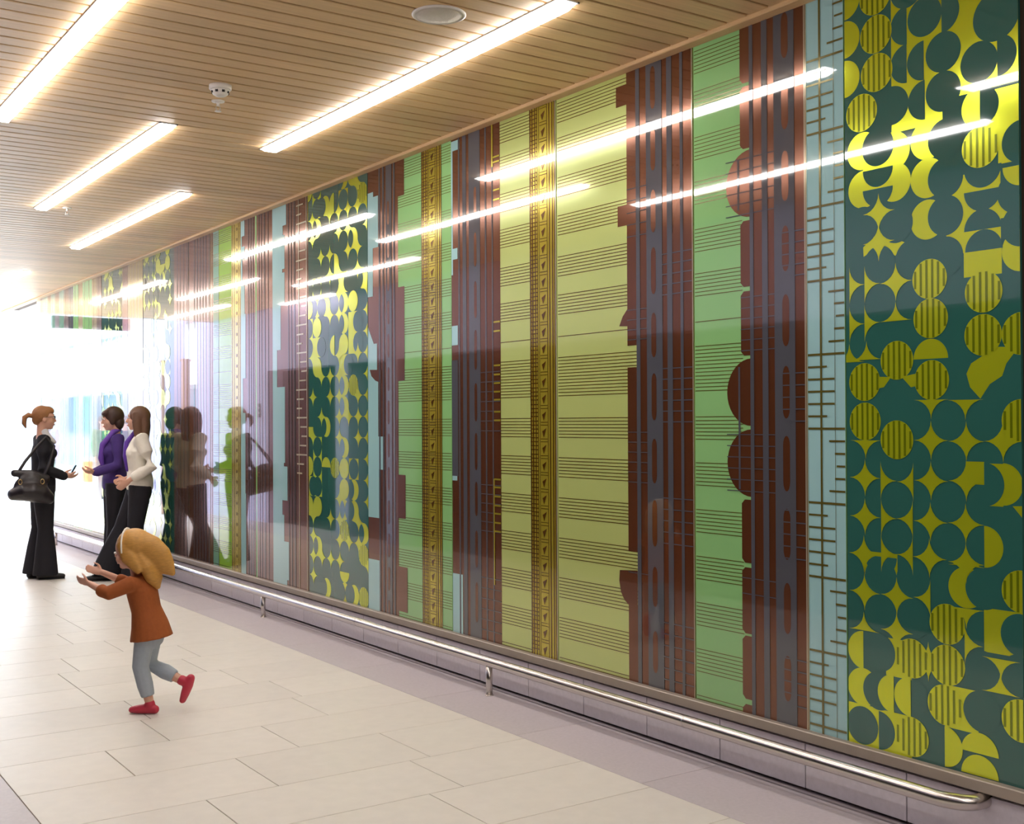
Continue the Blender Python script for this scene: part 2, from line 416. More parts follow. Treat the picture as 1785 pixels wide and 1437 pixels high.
S(E_, 1745, 400); S(E_, 1030, 710); S(E_, 1030, 1105); q(E_, 440, 860, 690, 1225); S(E_, 690, 1040)
l(E_, 222, 960, 'L'); t(E_, 375, 980); t(E_, 700, 660)
q(E_, 1385, 580, 1790, 1010); t(E_, 1735, 820); t(E_, 1385, 765, 'L'); t(E_, 1370, 1165); t(E_, 1735, 1210)
l(F_, 220, 320); t(F_, 372, 360); L(F_, 517, 390, 'L'); L(F_, 680, 420, 'L'); st(F_, 1545, 385, 'U')
q(F_, 1010, 330, 1330, 740); t(F_, 1365, 560); S(F_, 1012, 495); S(F_, 1745, 650)
q(F_, 70, 490, 372, 900); t(F_, 215, 690); t(F_, 372, 735, 'R'); q(F_, 372, 570, 690, 990); S(F_, 690, 800); t(F_, 690, 420, 'R')
L(F_, 1008, 890, 'R'); L(F_, 1345, 965, 'U'); L(F_, 1345, 1180, 'U')

# --- green / brown / pale blue
p1 = Panel(JT[1], JT[2], 'green', 'glass mural panel with a pale blue measuring-scale strip and scalloped brown band')
lines(p1, 1213, 1296)
p1.px('brown_field', 'brown', 1, 1309, 1405)
tL, tR = T(1293), T(1311)
for a, b in ((-200, 144), (150, 259), (385, 500), (508, 620), (871, 981), (989, 1104), (1108, 1218), (1227, 1300)):
    z1, z0 = Z(1300, a), Z(1300, b); c = .018
    p1.poly('brown_field', 'brown', 3, [(tR, z0), (tL-c, z0), (tL, z0+c), (tL, z1-c), (tL-c, z1), (tR, z1)])
for y_ in (323, 684.5, 807): p1.disc('brown_scallop', 'brown', 3, T(1311), Z(1290, y_), .149, 'L')
for a, b in ((1309.3, 1315.6), (1330.6, 1340.6), (1352, 1387.8)): p1.px('slate_bar', 'slate', 4, a, b)
p1.px('brown_field', 'brown', 3, 1309, 1311)
slots(p1, 1365.7, 1377.7, [(20, 100), (142, 225), (262, 350), (393, 473), (513, 604), (638, 730), (760, 857), (887, 976), (1016, 1105), (1143, 1222)], lay=5, xr=1371)
for a, b, n in ((264, 381, 6), (508, 620, 6), (748, 867, 6), (995, 1050, 2)): grid_lines(p1, 1268 if n > 2 and a != 508 else 1293, 1352, a, b, n, lay=5, th=.004, xr=1310)
for a, b, n in ((393, 490, 5), (640, 745, 5), (880, 985, 5), (1140, 1240, 5)): grid_lines(p1, 1366, 1405, a, b, n, lay=6, th=.005, xr=1385)
for a, b in ((264, 381), (626, 867)): p1.rect('slate_bar', 'slate', 5, T(1288.3), T(1291.5), Z(1290, a+14), Z(1290, b-14))
p1.px('beige_bar', 'beige', 4, 1404.6, 1406.6); p1.px('brown_bar', 'rust', 4, 1406.6, 1407.6); p1.px('beige_bar', 'beige', 4, 1407.6, 1409)
p1.px('pale_blue_field', 'blue', 1, 1409, 1477)
p1.px('scale_line', 'line', 5, 1431, 1434.4); p1.px('scale_line', 'line', 5, 1456.6, 1457.4)
zl = Z(1440, 747.5); per = Z(1440, 747)-Z(1440, 877)
k = -6
while k < 8:
    z = zl+k*per; p1.rect('scale_tick', 'line', 5, T(1410), T(1474), z-.0045, z+.0045)
    for i in range(1, 6):
        zz = z+per*i/6; ln = {1: 1, 5: 1, 2: 2, 4: 2, 3: 2.2}[i]
        if k % 2 == 0: p1.rect('scale_tick', 'line', 5, T(1410), T(1443 if ln == 1 else 1456), zz-.004, zz+.004)
        else: p1.rect('scale_tick', 'line', 5, T(1474), T(1446 if ln == 1 else (1456 if ln == 2 else 1459)), zz-.004, zz+.004)
    k += 1

# --- yellow field / brown with slate bars
p2 = Panel(JT[2], JT[3], 'yellow', 'glass mural panel half yellow-green with fine ruled lines, half brown with slate bars')
lines(p2, 974, 1112, 'rust')
p2.px('brown_field', 'brown', 1, 1111, 1212)
def seg(p, xa, xb, a, b, lay=3): p.rect('brown_field', 'brown', lay, T(xa), T(xb), Z(1096, a), Z(1096, b))
for a, b in ((-100, 603), (641, 961), (1053, 1250)): seg(p2, 1095, 1112, a, b)
seg(p2, 1077, 1096, 145, 181); seg(p2, 1079, 1096, 356, 392)
p2.poly('brown_field', 'brown', 3, [W(1096, 536), W(1086, 552), W(1080, 569), W(1096, 569)])
p2.poly('brown_field', 'brown', 3, [W(1112, 995), W(1081, 994), W(1080, 1012), W(1083, 1032), W(1089, 1046), W(1096, 1054), W(1112, 1058)])
for a, b in ((1111, 1117.6), (1129, 1156.5), (1165, 1174), (1188, 1193)): p2.px('slate_bar', 'slate', 4, a, b)
slots(p2, 1137, 1145.5, [(330-108*k_, 405-108*k_) for k_ in range(3)]+[(431, 513), (545, 623), (651, 733), (765, 843), (872, 953), (988, 1058), (1100, 1173)], lay=5, xr=1141)
for a, b, n in ((315, 420, 5), (530, 600, 4), (745, 850, 6), (990, 1010, 1)): grid_lines(p2, 1095, 1137, a, b, n, lay=5, th=.004)
for a, b, n in ((430, 520, 5), (632, 745, 6), (860, 960, 5), (1080, 1200, 6)): grid_lines(p2, 1156, 1208, a, b, n, lay=5, th=.005)
p2.px('beige_bar', 'beige', 4, 1208.6, 1210)

# --- brown, yellow, ochre strip
p3 = Panel(JT[3], JT[4], 'yellow', 'glass mural panel with an ochre strip of small triangles beside a narrow yellow-green field')
lines(p3, 872, 926, 'rust')
p3.px('brown_field', 'brown', 1, 787, 873.5)
p3.px('pale_blue_field', 'blue', 2, 787, 791, Z(790, 480), Z(790, 250))
for a, b, x_ in ((245, 262, 803), (433, 452, 799), (568, 602, 799), (735, 748, 797), (822, 838, 797), (1000, 1120, 806)): p3.px('pale_blue_field', 'blue', 2, 787, x_, Z(795, b), Z(795, a))
p3.px('slate_bar', 'slate', 3, 787, 799, Z(795, 830), Z(795, 628))
for a, b in ((800.5, 803), (808, 814.5), (819, 838.5)): p3.px('slate_bar', 'slate', 3, a, b)
for a, b in ((847, 849.5), (859, 861)): p3.px('slate_bar', 'slate', 3, a, b)
slots(p3, 828, 832.5, [(325, 380), (405, 465), (490, 555), (575, 645), (668, 735), (755, 820), (840, 900), (925, 990), (1015, 1085)], lay=4, xr=830)
for a, b, n in ((640, 760, 7), (838, 935, 6), (1000, 1110, 6)): grid_lines(p3, 839, 873, a, b, n, lay=4, th=.005)
for a in (272, 281, 330, 347, 362, 561, 577, 637, 653, 668, 683, 697, 718, 733, 836, 850, 866, 882, 896, 912, 927): p3.rect('tick', 'ochre', 5, T(862), T(873), Z(868, a)-.005, Z(868, a)+.005)
p3.rect('tick', 'ochre', 5, T(860.5), T(862.5), Z(862, 1020), Z(862, 835)); p3.rect('tick', 'ochre', 5, T(859), T(861.5), Z(862, 290), Z(862, 200))
def ochre_strip(p, xa, xb, zy0=250, xr=948):
    p.px('ochre_strip', 'ochre', 1, xa, xb); wdt = xb-xa
    for f_, g_ in ((0, .045), (.085, .125), (.2, .23), (.29, .31), (.36, .375), (.68, .70), (.76, .80), (.88, .92), (.965, 1)): p.px('strip_line', 'rust', 3, xa+wdt*f_, xa+wdt*g_)
    step = .092; z = ZB+.03; ta, tb = T(xa+wdt*.62), T(xa+wdt*.46); i = 0
    while z < ZT:
        p.poly('triangle', 'rust', 4, [(tb, z+.012), (ta, z+.03), (tb+(ta-tb)*.35, z-.022)])
        for j in range(2): p.rect('strip_tick', 'rust', 4, T(xa+wdt*.4), T(xa+wdt*.68), z+.045+j*.016, z+.048+j*.016)
        for j in range(4): p.rect('strip_tick', 'rust', 4, T(xa), T(xa+wdt*.3), z+j*.022, z+.005+j*.022)
        z += step
ochre_strip(p3, 925.5, 969.5)
p3.px('beige_bar', 'beige', 4, 970, 971.3)

# --- pale blue steps, brown, green, strip
p4 = Panel(JT[4], JT[5], 'green', 'glass mural panel with stepped pale blue edge, brown band and green field beside teal discs')
lines(p4, 694, 790)
p4.px('brown_field', 'brown', 1, 640, 695)
for a, b, x_ in ((270, 341, 706), (500, 664, 706), (828, 904, 707), (988, 1066, 710)): p4.px('brown_field', 'brown', 3, 694, x_, Z(700, b), Z(700, a))
for a, b, x_ in ((335, 344, 652), (344, 433, 660.5), (433, 517, 651), (600, 665, 658), (665, 761, 660), (761, 818, 670.5), (818, 902, 661), (975, 1075, 663)): p4.px('pale_blue_field', 'blue', 3, 640, x_, Z(650, b), Z(650, a))
p4.poly('pale_blue_field', 'blue', 3, [W(642, 571), W(652, 600), W(642, 601)])
p4.poly('brown_field', 'brown', 4, [W(645, 645), W(665, 645), W(665, 668), W(655, 664), W(648, 656)])
for a, b in ((661.5, 664), (668, 670.5), (674, 684), (687, 689.5)): p4.px('slate_bar', 'slate', 4, a, b)
slots(p4, 676.5, 680, [(350+58*i, 392+58*i) for i in range(13)], lay=5, xr=678)
ochre_strip(p4, 736, 771)

# --- second disc panel and the ones beyond: same alphabet of discs, laid on a lattice
def disc_field(p, t0, t1, seed, lime=.55):
    rg = random.Random(seed); g = .15; r = .0752
    nc = int((t1-t0)/g)+1; nr = int((ZT-ZB)/g)+1
    for j in range(nr):
        for i in range(nc):
            tt, zz = t0+(i+.5)*g, ZB+(j+.4)*g; k = rg.random()
            big = math.sin(i*1.7+seed)+math.sin(j*.8+seed*2)
            if big > .75:
                if k < .45: p.rect('colour_field', 'lime', 1, tt-g/2, tt+g/2, zz-g/2, zz+g/2); p.disc('disc', 'teal', 2, tt+rg.choice((-r, 0, 0)), zz, r)
                elif k < .7: p.disc('disc', 'lime', 3, tt, zz, r)
                else: p.disc('disc', 'lime', 1, tt, zz, r); p.disc('disc', 'teal', 2, tt+r*.9, zz, r)
            elif k < .55: p.star('star', 'lime', 3, tt-g/2, zz+g/2, r)
            elif k < .63: p.striped(tt, zz, r, 3)
            elif k < .73: p.disc('disc', 'lime', 3, tt, zz, r, rg.choice('UDLR'))
            elif k < .85: p.disc('disc', 'lime', 1, tt, zz, r); p.disc('disc', 'teal', 2, tt+r*.9, zz, r)
p5 = Panel(JT[5], JT[6], 'teal', 'glass mural panel of lime discs and stars on teal, between two brown bands')
disc_field(p5, JT[5], JT[6], 5)

# --- pale blue wave, brown with ladder line
def wave(p, m, lay, x0, xs, part='pale_blue_field'):
    """field from photo column x0 to a stepped, scalloped edge"""
    for a, b, x_ in xs:
        z1, z0 = Z(x0, a), Z(x0, b); ta, tb = T(x0), T(x_); dz = (z1-z0)
        p.poly(part, m, lay, [(ta, z0), (ta, z1)]+[(tb+(.03 if 0 else 0)-0.05*abs(T(x0)-T(x_))*math.sin(PI*i/8)*-1 if i in (0, 8) else tb, z1-dz*i/8) for i in range(9)])
p6 = Panel(JT[6], JT[7], 'brown', 'brown glass mural panel with a scalloped pale blue band and ladder of pale ticks')
p6.px('pale_green_field', 'green', 1, 446, 448.2)
wave(p6, 'blue', 2, 476, [(340, 400, 500), (400, 416, 494), (416, 474, 497), (474, 480, 493), (480, 536, 497), (536, 612, 490), (612, 676, 483.5), (676, 806, 497), (806, 812, 495), (812, 870, 501), (870, 895, 492), (895, 940, 495), (940, 1005, 504), (1005, 1050, 500)])
for a, b in ((452, 453), (456, 457.2), (461, 463), (468, 469), (503, 504.5), (508, 509.5), (513, 515.5)): p6.px('slate_bar', 'slate', 3, a, b)
p6.px('ladder_line', 'beige', 4, 521.2, 522.4); p6.px('ladder_line', 'beige', 4, 535, 536)
k = 0; z = ZB+.9
while z < ZT:
    xa, xb = ((518, 527), (518, 530), (517, 535), (523, 534), (526, 535), (524, 535), (518, 535))[k % 7]
    p6.rect('ladder_tick', 'beige', 4, T(xa), T(xb), z-.006, z+.006); z += .072; k += 1
# --- apple green, ochre
p7 = Panel(JT[7], JT[8], 'brown', 'glass mural panel of apple green and ochre stripes with a brown edge')
p7.px('apple_green_field', 'apple', 1, 382, 404); lines(p7, 382, 404, 'line', 2, .004); p7.px('ochre_strip', 'ochre', 1, 404, 420.5)
for a in (405, 408.5, 416, 419): p7.px('strip_line', 'rust', 3, a, a+.8)
z = ZB+.03
while z < ZT: p7.rect('triangle', 'rust', 4, T(412), T(414), z, z+.025); z += .092
for a, b, x_ in ((380, 412, 427), (412, 430, 422), (430, 452, 427), (452, 498, 423), (498, 548, 427), (548, 660, 428.6), (660, 720, 424), (720, 860, 428), (860, 1000, 429)): p7.px('pale_blue_field', 'blue', 2, 420.5, x_, Z(424, b), Z(424, a))
for a in (433, 437, 441): p7.px('slate_bar', 'slate', 3, a, a+1.6)
# --- brown with sage edge
p8 = Panel(JT[8], JT[9], 'brown', 'glass mural panel of plum brown with a sage green edge stripe')
p8.px('sage_field', 'sage', 1, 372, 383); lines(p8, 372, 383, 'line', 2, .004)
for a in (338, 343, 348, 353, 358, 364): p8.px('slate_bar', 'slate', 2, a, a+2)
for a in (366.5, 369.5): p8.px('strip_line', 'tan', 3, a, a+.8)
p9 = Panel(JT[9], JT[10], 'teal', 'glass mural panel of lime discs on teal joined to a plum brown strip')
p9.px('brown_field', 'brown', 3, 304, 332)
for a in (309, 314, 320, 326): p9.px('slate_bar', 'slate', 4, a, a+1.6)
disc_field(p9, JT[9]+.55, JT[10]+.1, 9)
p10 = Panel(JT[10], JT[11], 'teal', 'glass mural panel half lime discs on teal, half tan stripes')
disc_field(p10, JT[10], JT[10]+.42, 12)
p10.px('tan_field', 'tan', 5, 222, 250)
for a in (228, 233, 239, 244, 247): p10.px('strip_line', 'ochre', 6, a, a+1)
p11 = Panel(JT[11], JT[12], 'teal', 'glass mural panel of small lime stars on teal beside a tan-striped one')
disc_field(p11, JT[11]+.15, JT[12], 21); p11.px('brown_field', 'brown', 5, 214, 226)
stripes = {12: [('brown', 'tan', 'green', 'green', 'tan'), 'glass mural panel of broad pale green and tan stripes'],
           13: [('green', 'slate', 'brown', 'sage', 'brown'), 'glass mural panel of slate, brown and sage stripes'],
           14: [('sage', 'brown', 'sage', 'slate', 'beige'), 'glass mural panel of sage and beige stripes ending at the daylight']}
far = []
for i, (cols, lab) in stripes.items():
    p = Panel(JT[i], JT[i+1], cols[0], lab); wd = (JT[i+1]-JT[i])/5
    for k_, c_ in enumerate(cols): p.rect(c_+'_field', c_, 1, JT[i]+k_*wd, JT[i]+(k_+1)*wd, ZB, ZT)
    for k_ in range(4): p.rect('strip_line', 'line', 2, JT[i]+wd*(k_+.6), JT[i]+wd*(k_+.6)+.015, ZB, ZT)
    far.append(p)
tl = random.Random(11)
for p in (p9, p10, p11): p.far = True
for p in [p0, p1, p2, p3, p4, p5, p6, p7, p8, p9, p10, p11]+far:
    p.build((tl.uniform(-.0012, .0012), tl.uniform(-.0008, .0008)))

# ---------------------------------------------------------------- low steel handrail
hr = empty('handrail', (3.64, 9, 0)); tag(hr, 'low polished steel tube rail on short posts along the stone plinth', 'handrail')
bm = bmesh.new()
add_tube(bm, [(0, 17.0-9, .19)]+[(0, y_-9, .19) for y_ in (14, 11, 8, 5, 2.58)]+[(.006+.07*(1-math.cos(a)), 2.58-9-.1*math.sin(a)-.0, .19) for a in (.4, .8, 1.2, 1.5)]+[(.125, 2.58-9-.101, .19)], [.0285]*11, seg=20)
link('rail', bm_mesh(bm, 'rail', True), m_steel, hr)
for y_ in (5.52, 8.80, 12.1, 15.6):
    bm = bmesh.new(); add_tube(bm, [(0, y_-9, 0), (0, y_-9, .17)], [.019, .019], cap=False)
    po = link('post', bm_mesh(bm, 'post', True), m_steel, hr)
    bm = bmesh.new(); add_lathe(bm, [(.025, 0), (.025, .004), (.0195, .006)], c=(0, y_-9, 0)); link('base_plate', bm_mesh(bm, 'base_plate', True), m_steel, po)
for y_ in (7.15, 3.9, 10.4):
    bm = bmesh.new(); add_tube(bm, [(0, y_-9-.004, .19), (0, y_-9+.004, .19)], [.0292]*2, seg=20, cap=False); link('joint_collar', bm_mesh(bm, 'joint_collar', True), m_steel, hr)

# ---------------------------------------------------------------- ceiling lights
def strip_light(x, ya, yb, lab=None):
    L_ = yb-ya; root = empty('strip_light', (x, (ya+yb)/2, H+.018))
    tag(root, lab or 'lit white strip light out of direct view, mirrored in the mural or added behind the camera', 'ceiling light', 'strip lights of the slat ceiling')
    bm = bmesh.new(); h = L_/2; a = .046
    v = [bm.verts.new(c) for c in ((-a, -h, 0), (a, -h, 0), (a, h, 0), (-a, h, 0), (-a+.008, -h+.05, -.024), (a-.008, -h+.05, -.024), (a-.008, h-.05, -.024), (-a+.008, h-.05, -.024))]
    for f in ((0, 3, 2, 1), (4, 5, 6, 7), (0, 1, 5, 4), (1, 2, 6, 5), (2, 3, 7, 6), (3, 0, 4, 7)): bm.faces.new([v[i] for i in f])
    link('diffuser', bm_mesh(bm, 'diffuser'), m_lamp, root)
    bm = bmesh.new()
    for s in (-1, 1): add_box(bm, s*(a+.004)-.004, s*(a+.004)+.004, -h-.006, h+.006, -.005, .004)
    for s in (-1, 1): add_box(bm, -a-.008, a+.008, s*(h+.003)-.003, s*(h+.003)+.003, -.005, .004)
    link('frame', bm_mesh(bm, 'frame'), m_lamphouse, root)
LAB = {(2.95, 3.85): 'long lit strip light beside the round ceiling speaker', (1.37, 4.0): 'long lit strip light on the far side of the smoke detector from the speaker',
       (2.21, 6.75): 'lit strip light whose end is beside a lone sprinkler head', (2.98, 8.69): 'lit strip light close to the mural, next one along from the speaker',
       (2.98, 14.12): 'lit strip light close to the mural at the daylight end of the ceiling'}
for x_, a_, b_ in ((2.95, 3.85, 7.05), (1.37, 4.0, 7.2), (2.21, 6.75, 9.98), (2.98, 8.69, 12.0), (1.37, 10.7, 13.85), (2.98, 14.12, 17.35), (2.1, 13.3, 16.2), (.56, 14.4, 16.1), (1.27, 16.5, 19.2), (2.07, .5, 3.72), (2.95, -2.2, 1.0), (1.37, -2.6, .6)):  # last two, unseen behind the camera, are added for extra light
    strip_light(x_, a_, b_, LAB.get((x_, a_)))

# ---------------------------------------------------------------- ceiling fittings
def ceil_at(px, py): d = ray(px, py); k = (H+.018-EYE)/d.z; return (d.x*k, d.y*k, H+.018)
sp = empty('ceiling_speaker', ceil_at(765, 25)); tag(sp, 'round pale ceiling speaker grille flush in the slats', 'speaker')
bm = bmesh.new(); add_lathe(bm, [(.118, 0), (.118, -.004), (.108, -.009), (.104, -.007)], 40); link('rim', bm_mesh(bm, 'rim', True), m_plastic, sp)
bm = bmesh.new(); add_lathe(bm, [(.104, -.004), (.103, -.0075), (.06, -.009), (.01, -.0095)], 40); link('grille', bm_mesh(bm, 'grille', True), mat('grille_mesh', (214, 204, 190), rough=.6, bump=.5, noise=.1, nscale=160), sp)
sd = empty('smoke_detector', ceil_at(384, 149)); tag(sd, 'white domed smoke detector on the slat ceiling', 'smoke detector')
bm = bmesh.new(); add_lathe(bm, [(.058, 0), (.058, -.02), (.052, -.026)], 32); link('base', bm_mesh(bm, 'base', True), m_plastic, sd)
bm = bmesh.new(); add_lathe(bm, [(.047, -.026), (.047, -.03), (.04, -.046), (.026, -.056), (.006, -.058)], 32); hd = link('sensing_head', bm_mesh(bm, 'sensing_head', True), m_plastic, sd)
for k_ in range(8):
    a = k_*PI/4; bm = bmesh.new(); add_box(bm, -.007, .007, -.002, .002, -.006, .006)
    link('vent_slot', bm_mesh(bm, 'vent_slot'), m_dark, hd, (.044*math.cos(a), .044*math.sin(a), -.037), (0, 0, a+PI/2))
def sprinkler(px, py, lab):
    c = ceil_at(px, py); s = empty('sprinkler', c); tag(s, lab, 'sprinkler')
    bm = bmesh.new(); add_lathe(bm, [(.036, 0), (.034, -.006), (.012, -.009)], 24); link('escutcheon', bm_mesh(bm, 'escutcheon', True), m_plastic, s)
    bm = bmesh.new(); add_tube(bm, [(0, 0, -.005), (0, 0, -.028)], [.009, .007], cap=False)
    for q_ in (-1, 1): add_tube(bm, [(q_*.008, 0, -.026), (q_*.013, 0, -.04), (q_*.004, 0, -.055)], [.0025]*3, seg=8)
    link('frame', bm_mesh(bm, 'frame', True), m_plastic, s)
    bm = bmesh.new(); add_lathe(bm, [(.002, -.055), (.018, -.056), (.018, -.058), (.002, -.059)], 20); link('deflector', bm_mesh(bm, 'deflector', True), m_plastic, s)
sprinkler(380, 176, 'small white sprinkler head next to the smoke detector')
sprinkler(117, 362, 'small white sprinkler head beside the end of a strip light')

# ---------------------------------------------------------------- outside: plaza, pale facade, shopfront
struct(box('floor_plaza', -40, 60, 19.6, 80, -.06, -.004, mat('pale_paving', (206, 206, 202), rough=.7, noise=.08, nscale=2)))
m_fac = mat('white_facade', (236, 238, 240), rough=.6)
m_glz = mat('shop_glass', (96, 120, 138), rough=.08, spec=.6)
m_alu = mat('aluminium', (190, 198, 202), rough=.4, metal=.6)
def storefront(name, label, x, y0, y1):
    b = empty(name, (x, (y0+y1)/2, 0)); tag(b, label, 'building'); h = (y1-y0)/2
    box('wall', -6, -.05, -h, h, -.004, 7.5, m_fac, b)
    box('fascia', -.1, .22, -h, h, 2.5, 3.85, m_fac, b, .01)
    box('cornice', -.1, .3, -h, h, 4.05, 4.2, m_alu, b)
    n = int((y1-y0)/1.6); wd = (y1-y0)/n
    for i in range(n):
        a = -h+i*wd
        wi = box('window', -.06, .0, a+.06, a+wd-.06, .12, 2.5, m_alu, b)
        box('pane', -.02, .012, a+.13, a+wd-.13, .2, 2.42, m_glz, wi)
    for i in range(int((y1-y0)/3.2)):
        a = -h+.6+i*3.2; wi = box('window', -.06, .02, a, a+2.0, 4.9, 6.6, m_alu, b)
        box('pane', -.02, .032, a+.08, a+1.92, 4.98, 6.52, m_glz, wi)
storefront('shop_building', 'white shop building with glazed shopfront under a deep white fascia', -2.2, 21.0, 47.0)
fb = empty('far_building', (10, 60, 0)); tag(fb, 'tall white building closing the bright plaza', 'building')
box('wall', -30, 30, 0, 6, -.004, 12, m_fac, fb)
for i in range(14):
    for j in range(3):
        wi = box('window', -28+i*4.1, -25.8+i*4.1, -.05, .05, 1.0+j*3.7, 3.4+j*3.7, m_alu, fb)
        box('pane', -27.9+i*4.1, -25.9+i*4.1, -.07, -.02, 1.1+j*3.7, 3.3+j*3.7, m_glz, wi)
sg = empty('hanging_sign', (2.42, 19.55, 3.2)); tag(sg, 'long dark blank sign board hung at the end of the slat ceiling', 'sign')
box('board', -.62, .62, -.03, .03, -.1, .1, mat('sign_black', (30, 32, 34), rough=.4), sg, .004)
box('end_panel', .5, .621, -.0305, .0305, -.0995, .0995, mat('sign_red', (150, 36, 40), rough=.4), sg).location.x = -1.12
for s in (-.4, .4): box('bracket', s-.012, s+.012, -.012, .012, .1, .17, m_alu, sg)
m_tan = mat('tan_timber', (176, 128, 88), rough=.5, noise=.15, nscale=8, stretch=(8, 8, 1))
for x_, y_, s_, lab in ((.93, 19.3, .06, 'stout tan timber post at the daylight end of the passage'), (1.13, 19.9, .025, 'slender tan timber post at the daylight end of the passage')):
    o = empty('timber_post', (x_, y_, 0)); tag(o, lab, 'post'); box('shaft', -s_, s_, -s_, s_, -.004 if y_ > 19.6 else -.006, 2.62, m_tan, o, .006); box('cap', -s_-.012, s_+.012, -s_-.012, s_+.012, 2.61, 2.65, m_tan, o)
sw = empty('wall_switch', (XO, 17.32, 1.75)); tag(sw, 'dark narrow call-button plate on the lavender wall', 'switch')
box('plate', 0, .012, -.055, .055, -.11, .11, mat('switch_plate', (52, 46, 44), rough=.4), sw, .003)
for s in (-.04, .04):
    bm = bmesh.new(); add_ell(bm, (.012, 0, s), (.008, .02, .02)); link('button', bm_mesh(bm, 'button', True), m_alu, sw)

# ---------------------------------------------------------------- people
def V3(*a): return Vector(a)
def add_hand(bm, wrist, d, nrm, side, curl=.5, s=1.0):
    """palm and five fingers; d points along the hand, nrm out of the palm, side to the thumb"""
    d = Vector(d).normalized(); nrm = Vector(nrm); nrm = (nrm-d*nrm.dot(d)).normalized(); sd_ = d.cross(nrm).normalized()*side
    wv = Vector(wrist)
    add_tube(bm, [wv-d*.02*s, wv+d*.03*s, wv+d*.085*s], [(.022*s, .017*s), (.034*s, .015*s), (.038*s, .013*s)], 12, ref=nrm)
    for i, (off, ln) in enumerate(((.027, .068), (.009, .078), (-.010, .072), (-.028, .056))):
        b0 = wv+d*.082*s+sd_*off*s; pts = [b0-d*.015*s]; cur = b0; ang = curl*.45
        for k, fr in enumerate((.45, .32, .23)):
            dr = d*math.cos(ang)+nrm*math.sin(ang); cur = cur+dr*ln*fr*s; pts.append(cur.copy()); ang += curl*.75
        add_tube(bm, pts, [.0092*s, .0088*s, .0080*s, .0068*s], 8, ref=sd_)
    b0 = wv+d*.03*s+sd_*.026*s
    add_tube(bm, [b0, b0+d*.022*s+sd_*.026*s+nrm*.008*s, b0+d*.05*s+sd_*.034*s+nrm*.02*s, b0+d*.07*s+sd_*.030*s+nrm*.03*s], [.0125*s, .0115*s, .0098*s, .008*s], 8, ref=nrm)

m_skin = mat('skin', (222, 170, 146), rough=.5, noise=.05, nscale=20)
m_black = mat('black_cloth', (26, 24, 32), rough=.8, noise=.2, nscale=14, bump=.5)
m_shoe = mat('black_leather', (24, 20, 22), rough=.4)
def torso_pts(J):
    return [J['pel']+V3(0, 0, -.03), J['pel']+V3(0, 0, .06), J['waist'], (J['waist']+J['chest'])/2, J['chest'], J['neck']+V3(0, 0, -.06)]
def default_joints():
    J = dict(pel=V3(0, 0, .93), waist=V3(0, 0, 1.09), chest=V3(.01, 0, 1.28), neck=V3(-.005, 0, 1.47), head=V3(.02, 0, 1.605))
    for s, n in ((1, 'l'), (-1, 'r')):
        J['sh'+n] = V3(-.005, .165*s, 1.405); J['el'+n] = V3(-.02, .2*s, 1.13); J['wr'+n] = V3(.06, .2*s, .90)
        J['hip'+n] = V3(0, .088*s, .91); J['kn'+n] = V3(.02, .092*s, .5); J['an'+n] = V3(-.01, .092*s, .085); J['ft'+n] = 0.0
        J['hd'+n] = (V3(.1, 0, -1), V3(0, -s, 0), .5)
    return J
def head_rot(J): return Matrix.Rotation(J.get('yaw', 0), 4, 'Z') @ Matrix.Rotation(J.get('nod', 0), 4, 'Y')
def hp(J, v): return J['head']+(head_rot(J) @ Vector(v))
